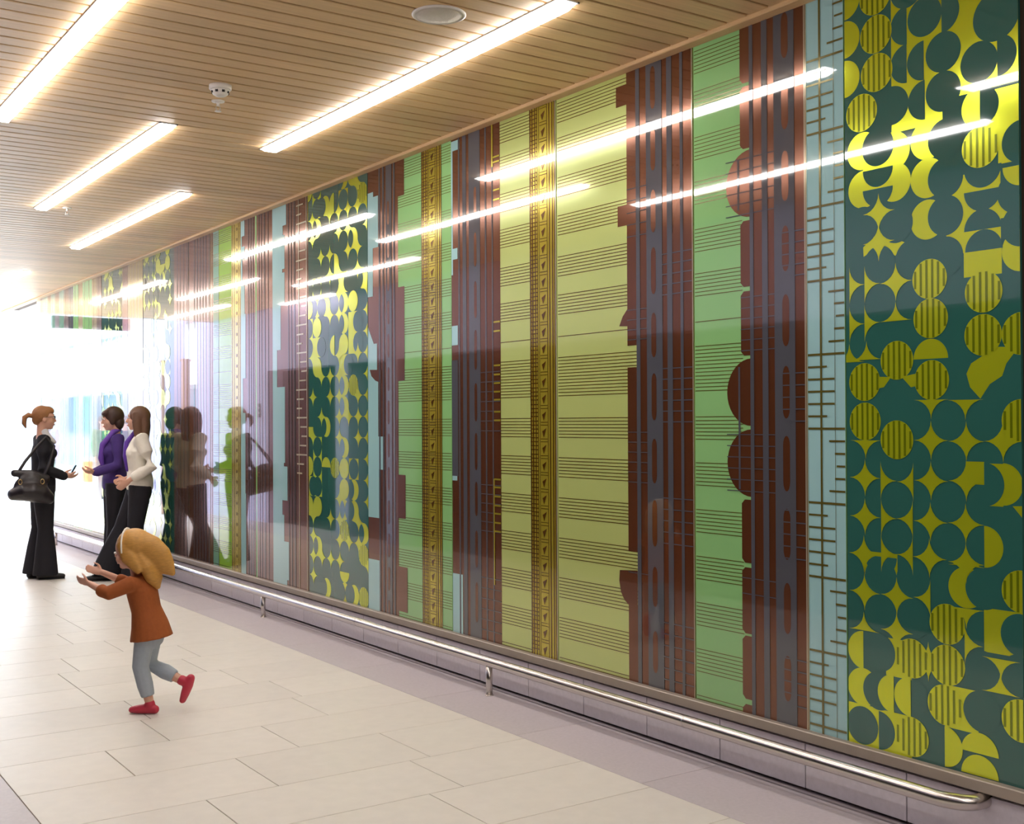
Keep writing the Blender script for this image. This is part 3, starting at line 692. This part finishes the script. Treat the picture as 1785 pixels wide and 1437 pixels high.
def body_bm(J, slim=.86):
    bm = bmesh.new()
    add_tube(bm, torso_pts(J), [(.145*slim, .105*slim), (.15*slim, .105*slim), (.12*slim, .085*slim), (.13*slim, .092*slim), (.15*slim, .10*slim), (.07, .055)], 18, ref=(1, 0, 0))
    add_tube(bm, [J['neck']+V3(0, 0, -.09), J['neck'], J['head']+V3(-.02, 0, -.04)], [.056, .05, .052], 14, ref=(1, 0, 0))
    hr_ = head_rot(J)
    bmx = bmesh.new()
    add_ell(bmx, (-.008, 0, .022), (.098, .076, .098), u=24, v=16)
    add_ell(bmx, (.022, 0, -.035), (.066, .06, .078), u=20, v=12)
    add_ell(bmx, (.058, 0, -.088), (.026, .03, .022))
    add_ell(bmx, (.05, .035, -.028), (.03, .028, .032)); add_ell(bmx, (.05, -.035, -.028), (.03, .028, .032))
    add_tube(bmx, [(.078, 0, .018), (.096, 0, -.008), (.104, 0, -.026)], [.009, .0115, .0135], 10, ref=(0, 1, 0))
    add_ell(bmx, (.084, 0, -.058), (.014, .024, .008)); add_ell(bmx, (.08, 0, -.068), (.014, .021, .008))
    add_ell(bmx, (.08, 0, .03), (.014, .045, .009))
    for s in (-1, 1): add_ell(bmx, (-.006, .076*s, -.008), (.019, .010, .031))
    bmesh.ops.transform(bmx, matrix=Matrix.Translation(J['head']) @ hr_, verts=bmx.verts)
    me = bpy.data.meshes.new('h'); bmx.to_mesh(me); bmx.free(); bm.from_mesh(me); bpy.data.meshes.remove(me)
    for s, n in ((1, 'l'), (-1, 'r')):
        add_tube(bm, [J['chest']+V3(0, .08*s, .07), J['sh'+n], (J['sh'+n]*.5+J['el'+n]*.5), J['el'+n], J['el'+n]*.45+J['wr'+n]*.55, J['wr'+n]], [.05, .05, .042, .036, .034, .023], 12)
        d, nr, cu = J['hd'+n]; add_hand(bm, J['wr'+n], d, nr, J.get('th'+n, 1), cu, J.get('hs', 1))
        add_tube(bm, [J['hip'+n]+V3(0, 0, .03), J['hip'+n]*.6+J['kn'+n]*.4, J['kn'+n], J['kn'+n]*.65+J['an'+n]*.35, J['an'+n]], [.08, .068, .05, .05, .034], 12, ref=(1, 0, 0))
        f = Matrix.Rotation(J['ft'+n], 3, 'Z') @ V3(1, 0, 0)
        add_tube(bm, [J['an'+n]+V3(0, 0, -.02), J['an'+n]+f*.03+V3(0, 0, -.045), J['an'+n]+f*.12+V3(0, 0, -.06)], [.034, .034, .026], 10, ref=(0, 0, 1))
    return bm
def shoe(J, n, m, parent, z0=0, s=1.0, tip=0):
    a = J['an'+n]; f = Matrix.Rotation(J['ft'+n], 3, 'Z') @ V3(1, 0, 0); bm = bmesh.new(); b = V3(a.x, a.y, a.z-.085*s)
    up = V3(0, 0, 1)
    if tip: f = (f*math.cos(tip)-up*math.sin(tip)); up = f.cross(V3(0, 1, 0)) * -1 if False else V3(math.sin(tip), 0, math.cos(tip))
    add_tube(bm, [b-f*.055*s+up*.034*s, b+up*.04*s, b+f*.08*s+up*.034*s, b+f*.165*s+up*.026*s], [(.032*s, .034*s), (.037*s, .04*s), (.044*s, .034*s), (.034*s, .024*s)], 14, ref=up)
    add_tube(bm, [b+up*.04*s, a], [.034*s, .036*s], 12, ref=(1, 0, 0))
    me = remeshed('shoe', bm, .007, 3); o = link('shoe', me, m, parent)
    bm = bmesh.new(); add_tube(bm, [b-f*.06*s+up*.008*s, b+up*.008*s, b+f*.085*s+up*.008*s, b+f*.175*s+up*.008*s], [(.034*s, .009), (.036*s, .009), (.045*s, .009), (.034*s, .009)], 14, ref=up)
    link('sole', bm_mesh(bm, 'sole', True), m_shoe, o)
def trousers(J, flare=.07, voxel=.011, m=None, parent=None, hem=.05, name='trousers'):
    bm = bmesh.new()
    add_tube(bm, [J['pel']+V3(0, 0, -.07), J['pel'], J['pel']+V3(0, 0, .09)], [(.15, .115), (.165, .122), (.14, .102)], 18, ref=(1, 0, 0))
    for n in 'lr':
        k, a, h = J['kn'+n], J['an'+n], J['hip'+n]
        end = a+(k-a).normalized()*(hem-.05)+V3(0, 0, -.045)
        add_tube(bm, [h+V3(0, 0, .03), h*.6+k*.4, k, k*.5+a*.5, end], [(.098, .112), (.088, .098), (.072, .076), (.066+flare*.2, .072+flare*.3), (.058+flare*.4, .07+flare*.6)], 16, ref=(1, 0, 0), cap=False)
    return link(name, remeshed(name, bm, voxel, 3), m or m_black, parent)
def top(J, name, m, parent, r=1.0, voxel=.010, hem=0.0, sleeve=1.0, sl=1.0, bust=.02):
    bm = bmesh.new()
    pts = torso_pts(J); pts[0] = pts[0]+V3(0, 0, hem)
    add_tube(bm, pts, [(.16*r, .122*r), (.166*r, .124*r), (.137*r, .102*r), (.146*r, .108*r), (.165*r, .115*r), (.085*r, .066*r)], 20, ref=(1, 0, 0), cap=False)
    if bust:
        for s in (-1, 1): add_ell(bm, J['chest']+V3(.07, .065*s, -.02), (.055, .065, .06))
    for s, n in ((1, 'l'), (-1, 'r')):
        e, wv, sh = J['el'+n], J['wr'+n], J['sh'+n]; w2 = e+(wv-e)*sl
        add_tube(bm, [J['chest']+V3(-.005, .07*s, .085), sh, sh*.5+e*.5, e, e*.4+w2*.6, w2], [.06*sleeve, .068*sleeve, .059*sleeve, .053*sleeve, .05*sleeve, .045*sleeve], 14)
    return link(name, remeshed(name, bm, voxel, 3), m, parent)
def face(J, parent, hairc):
    for s in (-1, 1):
        bm = bmesh.new(); add_ell(bm, hp(J, (.082, .031*s, .012)), (.009, .013, .007)); e = link('eye', bm_mesh(bm, 'eye', True), mat('eye_white', (235, 232, 228), rough=.2), parent)
        bm = bmesh.new(); add_ell(bm, hp(J, (.089, .031*s, .012)), (.004, .0055, .0055)); link('iris', bm_mesh(bm, 'iris', True), mat('iris', (60, 44, 34), rough=.2), e)
        bm = bmesh.new(); add_tube(bm, [hp(J, (.088, .014*s, .036)), hp(J, (.088, .034*s, .042)), hp(J, (.076, .05*s, .036))], [.003, .0035, .002], 6, ref=(1, 0, 0)); link('eyebrow', bm_mesh(bm, 'eyebrow', True), hairc, parent)
    bm = bmesh.new(); add_tube(bm, [hp(J, (.086, -.022, -.062)), hp(J, (.097, 0, -.062)), hp(J, (.086, .022, -.062))], [.003, .0055, .003], 8, ref=(0, 0, 1)); link('lips', bm_mesh(bm, 'lips', True), mat('lips', (190, 104, 98), rough=.5), parent)

def person_root(label, loc, rz, group=None):
    return tag(empty('person', loc, rz), label, 'person', group)
def body(J, parent, voxel=.008, skin=None):
    b = link('body', remeshed('body', body_bm(J), voxel, 2), skin or m_skin, parent); return b

# --- woman in black with the shoulder bag, facing the wall
w1 = person_root('woman in a black suit and glasses, hair tied up, standing with a shoulder bag', (2.745, 12.32, 0), math.radians(-6))
J = default_joints(); J['head'].z = 1.61
J['elr'] = V3(-.03, -.205, 1.12); J['wrr'] = V3(.185, -.15, 1.03); J['hdr'] = (V3(1, .25, -.1), V3(0, .5, 1), .55); J['thr'] = 1
J['ell'] = V3(-.02, .205, 1.12); J['wrl'] = V3(.19, .12, 1.04); J['hdl'] = (V3(1, -.3, -.1), V3(0, -.6, 1), .6); J['thl'] = -1
J['anr'] = V3(.02, -.08, .085); J['anl'] = V3(-.06, .09, .085); J['knl'] = V3(-.02, .09, .5); J['ftr'] = -.1; J['ftl'] = .2
body(J, w1)
hair1 = mat('ginger_brown_hair', (150, 100, 58), rough=.6, noise=.3, nscale=40, stretch=(1, 1, 4))
face(J, w1, hair1)
bm = bmesh.new()
add_ell(bm, hp(J, (-.026, 0, .036)), (.098, .086, .096), u=24, v=16); add_ell(bm, hp(J, (.02, 0, .075)), (.075, .07, .05)); add_ell(bm, hp(J, (-.07, 0, -.01)), (.05, .065, .06))
ha = link('hair', remeshed('hair', bm, .007, 2), hair1, w1)
bm = bmesh.new(); add_tube(bm, [hp(J, (-.1, 0, .02)), hp(J, (-.15, 0, .035)), hp(J, (-.185, 0, .01)), hp(J, (-.19, 0, -.05)), hp(J, (-.175, 0, -.09))], [.022, .026, .026, .022, .008], 12, ref=(0, 1, 0)); link('ponytail', bm_mesh(bm, 'ponytail', True), hair1, ha)
top(J, 'jacket', m_black, w1, 1.03, hem=-.03); trousers(J, .09, parent=w1)
m_shirt = mat('white_shirt', (226, 222, 224), rough=.7, noise=.04, nscale=30)
bm = bmesh.new(); add_tube(bm, [J['neck']+V3(.012, 0, .012), J['neck']+V3(.035, 0, -.04), J['chest']+V3(.105, 0, .09)], [(.055, .052), (.06, .05), (.03, .02)], 16, ref=(1, 0, 0)); link('shirt_collar', remeshed('shirt_collar', bm, .007, 2), m_shirt, w1)
m_glass_fr = mat('spectacle_frame', (30, 24, 24), rough=.3)
bm = bmesh.new()
for s in (-1, 1):
    c = (.098, .032*s, .012)
    add_tube(bm, [hp(J, (c[0], c[1]+.021*math.cos(a*PI/6), c[2]+.015*math.sin(a*PI/6))) for a in range(13)], [.0025]*13, 6, ref=(1, 0, 0), cap=False)
    add_tube(bm, [hp(J, (.096, .053*s, .016)), hp(J, (.06, .076*s, .016)), hp(J, (-.01, .084*s, .01))], [.0025]*3, 6)
add_tube(bm, [hp(J, (.102, -.011, .014)), hp(J, (.102, .011, .014))], [.0025]*2, 6)
link('glasses', bm_mesh(bm, 'glasses', True), m_glass_fr, w1)
for n in 'lr': shoe(J, n, m_shoe, w1)
ph = empty('mobile_phone', w1.matrix_basis @ V3(.275, -.11, 1.085), math.radians(-6)); tag(ph, 'small dark phone held by the woman in black', 'phone'); ph.rotation_euler = (0, .5, math.radians(-6))
link('case', box_mesh('case', (.014, .062, .12), .004), mat('phone_black', (22, 22, 28), rough=.3), ph); link('screen', box_mesh('screen', (.002, .054, .105), 0, (-.0075, 0, 0)), mat('phone_screen', (20, 24, 36), rough=.05), ph)
bg_ = empty('handbag', w1.matrix_basis @ V3(-.13, -.335, .75), math.radians(-6)); tag(bg_, 'slouchy black leather shoulder bag hanging behind the woman in black', 'handbag')
m_bag = mat('bag_leather', (36, 30, 34), rough=.38, bump=.4, noise=.25, nscale=25)
bm = bmesh.new(); add_tube(bm, [(-.17, 0, .10), (-.09, 0, .12), (0, 0, .12), (.09, 0, .10), (.15, 0, .06)], [(.05, .1), (.075, .15), (.085, .16), (.08, .14), (.05, .09)], 18, ref=(0, 1, 0))
add_tube(bm, [(-.16, 0, .27), (0, 0, .26), (.13, 0, .22)], [.03, .035, .03], 12, ref=(0, 1, 0)); add_ell(bm, (-.02, -.03, .15), (.15, .05, .11)); add_ell(bm, (.0, .0, .19), (.14, .045, .08))
bg_.scale = (1.05, 1, 1.22)
bb = link('bag_body', remeshed('bag_body', bm, .01, 4), m_bag, bg_)
for s in (-.012, .03):
    bm = bmesh.new(); add_tube(bm, [(-.13, s, .26), (-.06, s+.01, .36), (.05, .05, .48), (.13, .10, .555), (.20, .07, .48), (.15, s+.01, .34), (.10, s, .24)], [(.012, .005)]*7, 8, ref=(0, 1, 0)); link('strap', bm_mesh(bm, 'strap', True), m_bag, bg_)
for x_ in (-.11, .08):
    bm = bmesh.new(); add_tube(bm, [(x_+.016*math.cos(a*PI/5), -.075, .2+.02*math.sin(a*PI/5)) for a in range(11)], [.004]*11, 6, ref=(0, 1, 0), cap=False); link('buckle', bm_mesh(bm, 'buckle', True), mat('brass', (196, 170, 120), rough=.3, metal=1), bb)

# --- woman in the cream blouse
w2 = person_root('woman in a cream blouse and black trousers with long brown hair, beside the mural', (3.51, 11.62, 0), math.radians(166))
J = default_joints(); J['head'] = V3(.02, 0, 1.60); J['yaw'] = -.15
J['ell'] = V3(-.10, .215, 1.13); J['wrl'] = V3(.11, .19, 1.0); J['hdl'] = (V3(.75, -.2, -.65), V3(.2, -1, 0), .55); J['thl'] = -1
J['elr'] = V3(-.06, -.21, 1.13); J['wrr'] = V3(.12, -.16, 1.0); J['hdr'] = (V3(.9, .3, -.3), V3(0, 1, .2), .6)
J['knr'] = V3(.17, -.09, .51); J['anr'] = V3(.33, -.09, .085); J['knl'] = V3(.05, .09, .5); J['anl'] = V3(.05, .095, .085)
body(J, w2)
hair2 = mat('chestnut_hair', (104, 72, 52), rough=.55, noise=.3, nscale=40, stretch=(1, 1, 4)); face(J, w2, hair2)
bm = bmesh.new()
add_ell(bm, hp(J, (-.022, 0, .032)), (.105, .094, .10), u=24, v=16)
add_tube(bm, [hp(J, (-.06, 0, .03)), hp(J, (-.07, 0, -.08)), hp(J, (-.07, .01, -.2)), hp(J, (-.06, .02, -.27))], [(.085, .06), (.095, .055), (.09, .04), (.05, .02)], 18, ref=(1, 0, 0))
for s in (-1, 1): add_tube(bm, [hp(J, (.0, .075*s, .06)), hp(J, (.0, .09*s, -.03)), hp(J, (-.01, .09*s, -.13)), hp(J, (.0, .085*s, -.22))], [(.04, .02), (.045, .02), (.04, .018), (.015, .01)], 12, ref=(0, 1, 0))
link('hair', remeshed('hair', bm, .007, 2), hair2, w2)
m_cream = mat('cream_cotton', (236, 230, 216), rough=.75, noise=.05, nscale=30, bump=.2)
top(J, 'blouse', m_cream, w2, 1.06, hem=.0, sleeve=1.15, sl=.72); trousers(J, .12, parent=w2)
bm = bmesh.new(); add_tube(bm, [J['neck']+V3(.05, -.06, .0), J['chest']+V3(.115, -.05, .08), J['chest']+V3(.125, -.03, -.05), J['waist']+V3(.12, -.02, 0)], [.02, .025, .025, .012], 10, ref=(0, 1, 0)); link('lanyard', bm_mesh(bm, 'lanyard', True), mat('violet_ribbon', (92, 50, 160), rough=.6), w2)
for n in 'lr': shoe(J, n, m_shoe, w2)

# --- woman in purple behind her
w3 = person_root('woman with short dark hair in a purple cardigan and violet scarf', (3.46, 12.30, 0), math.radians(172))
J = default_joints(); J['head'] = V3(.03, 0, 1.60); J['nod'] = .12
J['ell'] = V3(.0, .21, 1.13); J['wrl'] = V3(.2, .17, 1.06); J['hdl'] = (V3(1, -.2, .05), V3(0, -.5, 1), .6); J['thl'] = -1
J['elr'] = V3(-.02, -.21, 1.13); J['wrr'] = V3(.18, -.14, 1.05); J['hdr'] = (V3(1, .2, .1), V3(0, .5, 1), .6)
body(J, w3)
hair3 = mat('dark_brown_hair', (66, 42, 34), rough=.55, noise=.3, nscale=40, stretch=(1, 1, 4)); face(J, w3, hair3)
bm = bmesh.new()
add_ell(bm, hp(J, (-.022, 0, .036)), (.106, .094, .10), u=24, v=16); add_ell(bm, hp(J, (-.06, 0, -.04)), (.06, .082, .08)); add_ell(bm, hp(J, (.055, .02, .075)), (.05, .06, .03), ((0, 1, 0), .5))
for s in (-1, 1): add_ell(bm, hp(J, (.005, .075*s, .0)), (.035, .022, .06))
link('hair', remeshed('hair', bm, .007, 2), hair3, w3)
m_purple = mat('purple_knit', (70, 46, 120), rough=.8, noise=.15, nscale=80)
top(J, 'cardigan', m_purple, w3, 1.04, hem=-.02); trousers(J, .1, parent=w3)
bm = bmesh.new(); add_tube(bm, [J['neck']+V3(-.04, 0, .02), J['neck']+V3(.03, .07, .0), J['chest']+V3(.12, .06, .06), J['chest']+V3(.135, .05, -.08), J['waist']+V3(.125, .05, .02)], [.022, .028, .03, .03, .02], 10, ref=(0, 1, 0)); link('scarf', bm_mesh(bm, 'scarf', True), mat('violet_scarf', (112, 70, 176), rough=.7), w3)
for n in 'lr': shoe(J, n, m_shoe, w3)

# --- running child
ch = person_root('small child with long fair hair, rust tunic and pale leggings, running with arms out', (1.95, 6.28, 0), math.radians(140))
k = .58
J = {}
J['pel'] = V3(.0, 0, .46); J['waist'] = V3(.02, 0, .55); J['chest'] = V3(.045, 0, .655); J['neck'] = V3(.065, 0, .745); J['head'] = V3(.10, 0, .865); J['nod'] = .12
J['shl'] = V3(.06, .095, .70); J['shr'] = V3(.06, -.095, .70)
J['ell'] = V3(.17, .15, .655); J['wrl'] = V3(.285, .11, .70); J['elr'] = V3(.18, -.13, .67); J['wrr'] = V3(.30, -.08, .735)
J['hdl'] = (V3(1, -.2, .25), V3(0, -.8, .4), .3); J['hdr'] = (V3(1, .2, .3), V3(0, .8, .4), .3); J['thl'] = -1; J['hs'] = .62
J['hipl'] = V3(0, .05, .44); J['knl'] = V3(.03, .052, .25); J['anl'] = V3(-.02, .05, .055); J['ftl'] = .0
J['hipr'] = V3(0, -.05, .44); J['knr'] = V3(.03, -.055, .25); J['anr'] = V3(-.155, -.05, .16); J['ftr'] = .0
bm = bmesh.new()
add_tube(bm, [J['pel']+V3(0, 0, -.02), J['waist'], J['chest'], J['neck']+V3(0, 0, -.03)], [(.085, .065), (.08, .062), (.085, .065), (.04, .035)], 16, ref=(1, 0, 0))
add_tube(bm, [J['neck']+V3(0, 0, -.05), J['head']+V3(-.015, 0, -.03)], [.034, .034], 12, ref=(1, 0, 0))
bmx = bmesh.new()
add_ell(bmx, (-.005, 0, .02), (.09, .075, .085), u=24, v=16); add_ell(bmx, (.02, 0, -.035), (.062, .06, .06)); add_ell(bmx, (.055, 0, -.075), (.022, .026, .018))
for s in (-1, 1): add_ell(bmx, (.048, .034*s, -.035), (.03, .03, .03)); add_ell(bmx, (-.004, .074*s, -.012), (.017, .009, .026))
add_tube(bmx, [(.076, 0, .004), (.09, 0, -.018)], [.008, .011], 8, ref=(0, 1, 0)); add_ell(bmx, (.076, 0, -.05), (.012, .018, .009))
bmesh.ops.transform(bmx, matrix=Matrix.Translation(J['head']) @ head_rot(J), verts=bmx.verts)
me = bpy.data.meshes.new('h'); bmx.to_mesh(me); bmx.free(); bm.from_mesh(me)
for n, s in (('l', 1), ('r', -1)):
    add_tube(bm, [J['chest']+V3(0, .05*s, .03), J['sh'+n], J['el'+n], J['wr'+n]], [.032, .031, .025, .017], 12)
    d, nr, cu = J['hd'+n]; add_hand(bm, J['wr'+n], d, nr, -1 if n == 'l' else 1, cu, .62)
    add_tube(bm, [J['hip'+n], J['kn'+n], J['kn'+n]*.6+J['an'+n]*.4, J['an'+n]], [.048, .034, .033, .023], 12, ref=(1, 0, 0))
link('body', remeshed('body', bm, .006, 2), m_skin, ch)
fair = mat('fair_hair', (196, 144, 70), rough=.55, noise=.3, nscale=40, stretch=(1, 1, 4))
face({**J}, ch, fair) if False else None
for s in (-1, 1):
    bm = bmesh.new(); add_ell(bm, hp(J, (.078, .03*s, .0)), (.009, .012, .008)); e = link('eye', bm_mesh(bm, 'eye', True), mat('eye_white', (235, 232, 228)), ch)
    bm = bmesh.new(); add_ell(bm, hp(J, (.085, .03*s, .0)), (.004, .006, .006)); link('iris', bm_mesh(bm, 'iris', True), mat('iris', (60, 44, 34)), e)
bm = bmesh.new(); add_tube(bm, [hp(J, (.076, -.018, -.055)), hp(J, (.086, 0, -.057)), hp(J, (.076, .018, -.055))], [.003, .005, .003], 8, ref=(0, 0, 1)); link('lips', bm_mesh(bm, 'lips', True), mat('lips', (190, 104, 98)), ch)
bm = bmesh.new()
add_ell(bm, hp(J, (-.02, 0, .03)), (.098, .09, .09), u=24, v=16)
add_tube(bm, [hp(J, (-.04, 0, .03)), hp(J, (-.10, 0, -.01)), hp(J, (-.15, .0, -.06)), hp(J, (-.185, .0, -.11)), hp(J, (-.215, .0, -.15))], [(.08, .07), (.085, .06), (.075, .045), (.05, .03), (.015, .01)], 18, ref=(0, 1, 0))
add_tube(bm, [hp(J, (-.05, 0, -.02)), hp(J, (-.09, 0, -.1)), hp(J, (-.11, 0, -.17)), hp(J, (-.12, 0, -.21))], [(.075, .05), (.08, .05), (.06, .04), (.02, .015)], 16, ref=(1, 0, 0))
for s in (-1, 1): add_tube(bm, [hp(J, (.02, .068*s, .05)), hp(J, (-.01, .084*s, -.03)), hp(J, (-.06, .08*s, -.11))], [(.03, .018), (.04, .02), (.02, .012)], 12, ref=(0, 1, 0))
hc = link('hair', remeshed('hair', bm, .006, 2), fair, ch)
bm = bmesh.new(); add_tube(bm, [hp(J, (.015, .094*math.cos(a*PI/12), -.0+.118*math.sin(a*PI/12)+.0)) for a in range(13)], [(.011, .004)]*13, 8, ref=(1, 0, 0)); link('headband', bm_mesh(bm, 'headband', True), mat('white_ribbon', (238, 232, 222), rough=.6), hc)
m_rust = mat('rust_wool', (158, 84, 36), rough=.85, noise=.15, nscale=70)
bm = bmesh.new()
add_tube(bm, [V3(-.01, 0, .395), V3(.0, 0, .47), J['waist'], J['chest'], J['neck']+V3(-.005, 0, -.012)], [(.128, .112), (.112, .095), (.092, .076), (.097, .08), (.05, .044)], 20, ref=(1, 0, 0), cap=False)
for n, s in (('l', 1), ('r', -1)):
    w2_ = J['el'+n]*.7+J['wr'+n]*.3
    add_tube(bm, [J['chest']+V3(0, .04*s, .03), J['sh'+n], J['el'+n], w2_], [.042, .043, .038, .036], 12)
link('tunic', remeshed('tunic', bm, .007, 3), m_rust, ch)
m_leg = mat('grey_blue_leggings', (168, 178, 190), rough=.8, noise=.08, nscale=60)
bm = bmesh.new(); add_tube(bm, [V3(0, 0, .40), V3(0, 0, .47)], [(.092, .075), (.085, .07)], 16, ref=(1, 0, 0))
for n in 'lr': add_tube(bm, [J['hip'+n]+V3(0, 0, .01), J['kn'+n], J['kn'+n]*.5+J['an'+n]*.5, J['kn'+n]*.2+J['an'+n]*.8], [.058, .045, .043, .036], 12, ref=(1, 0, 0), cap=False)
link('leggings', remeshed('leggings', bm, .006, 3), m_leg, ch)
m_red = mat('red_shoe', (196, 52, 76), rough=.5)
a = J['anl']; bm = bmesh.new(); b = V3(a.x, a.y, 0)
add_tube(bm, [b+V3(-.03, 0, .024), b+V3(.01, 0, .028), b+V3(.06, 0, .024), b+V3(.10, 0, .02)], [(.024, .023), (.027, .027), (.03, .023), (.024, .017)], 14, ref=(0, 0, 1)); add_tube(bm, [b+V3(0, 0, .03), a], [.026, .028], 12, ref=(1, 0, 0))
link('shoe', remeshed('shoe', bm, .005, 2), m_red, ch)
a = J['anr']; bm = bmesh.new(); dn = V3(.35, 0, -.94); bk = V3(-.94, 0, -.35)
hl = a+bk*.045
add_tube(bm, [hl-dn*.03, hl+dn*.01, hl+dn*.06, hl+dn*.10], [(.024, .023), (.027, .027), (.03, .023), (.024, .017)], 14, ref=bk); add_tube(bm, [hl, a], [.026, .028], 12, ref=(0, 1, 0))
link('shoe', remeshed('shoe', bm, .005, 2), m_red, ch)

# --- passers-by out in the daylight
def passer(label, loc, rz, topm, legm, hairm, name='coat', long=False, skirt=False, vox=.016):
    r = person_root(label, loc, rz); J = default_joints()
    J['knl'] = V3(.12, .09, .51); J['anl'] = V3(.2, .09, .085); J['knr'] = V3(-.02, -.09, .5); J['anr'] = V3(-.2, -.09, .1)
    body(J, r, .012)
    bm = bmesh.new(); add_ell(bm, hp(J, (-.022, 0, .034)), (.104, .092, .098), u=20, v=12)
    if long: add_tube(bm, [hp(J, (-.06, 0, .03)), hp(J, (-.07, 0, -.1)), hp(J, (-.06, 0, -.24))], [(.085, .06), (.09, .05), (.05, .025)], 14, ref=(1, 0, 0))
    link('hair', remeshed('hair', bm, .01, 2), hairm, r)
    top(J, name, topm, r, 1.08, vox, -.12); trousers(J, .04, vox, legm, r)
    for n in 'lr': shoe(J, n, m_shoe, r)
    return r
m_navy = mat('navy_wool', (44, 56, 92), rough=.8); m_greyt = mat('grey_trousers', (84, 88, 94), rough=.8)
m_lilac = mat('lilac_coat', (160, 146, 190), rough=.8); m_greenc = mat('green_coat', (70, 116, 84), rough=.8)
passer('passer-by in a navy coat out in the plaza', (.2, 25.4, 0), math.radians(80), m_navy, m_greyt, hair3)
pb = passer('passer-by in a green coat carrying an orange bag out in the plaza', (.80, 24.9, 0), math.radians(-100), m_greenc, m_greyt, hair3, long=True)
passer('passer-by in a lilac coat out in the plaza', (1.55, 26.4, 0), math.radians(95), m_lilac, m_greyt, hair2, long=True)
ob = empty('shopping_bag', (1.17, 24.66, .36)); tag(ob, 'bright orange paper shopping bag carried in the plaza', 'bag')
bm = bmesh.new(); add_box(bm, -.06, .06, -.2, .2, 0, .42, .006); link('bag_body', bm_mesh(bm, 'bag_body'), mat('orange_paper', (236, 120, 70), rough=.6), ob)
for s in (-.05, .05):
    bm = bmesh.new(); add_tube(bm, [(s, -.09, .41), (s, -.06, .49), (s*.4, 0, .52), (s, .06, .49), (s, .09, .41)], [.005]*5, 6); link('handle', bm_mesh(bm, 'handle', True), mat('cord', (220, 200, 180), rough=.8), ob)
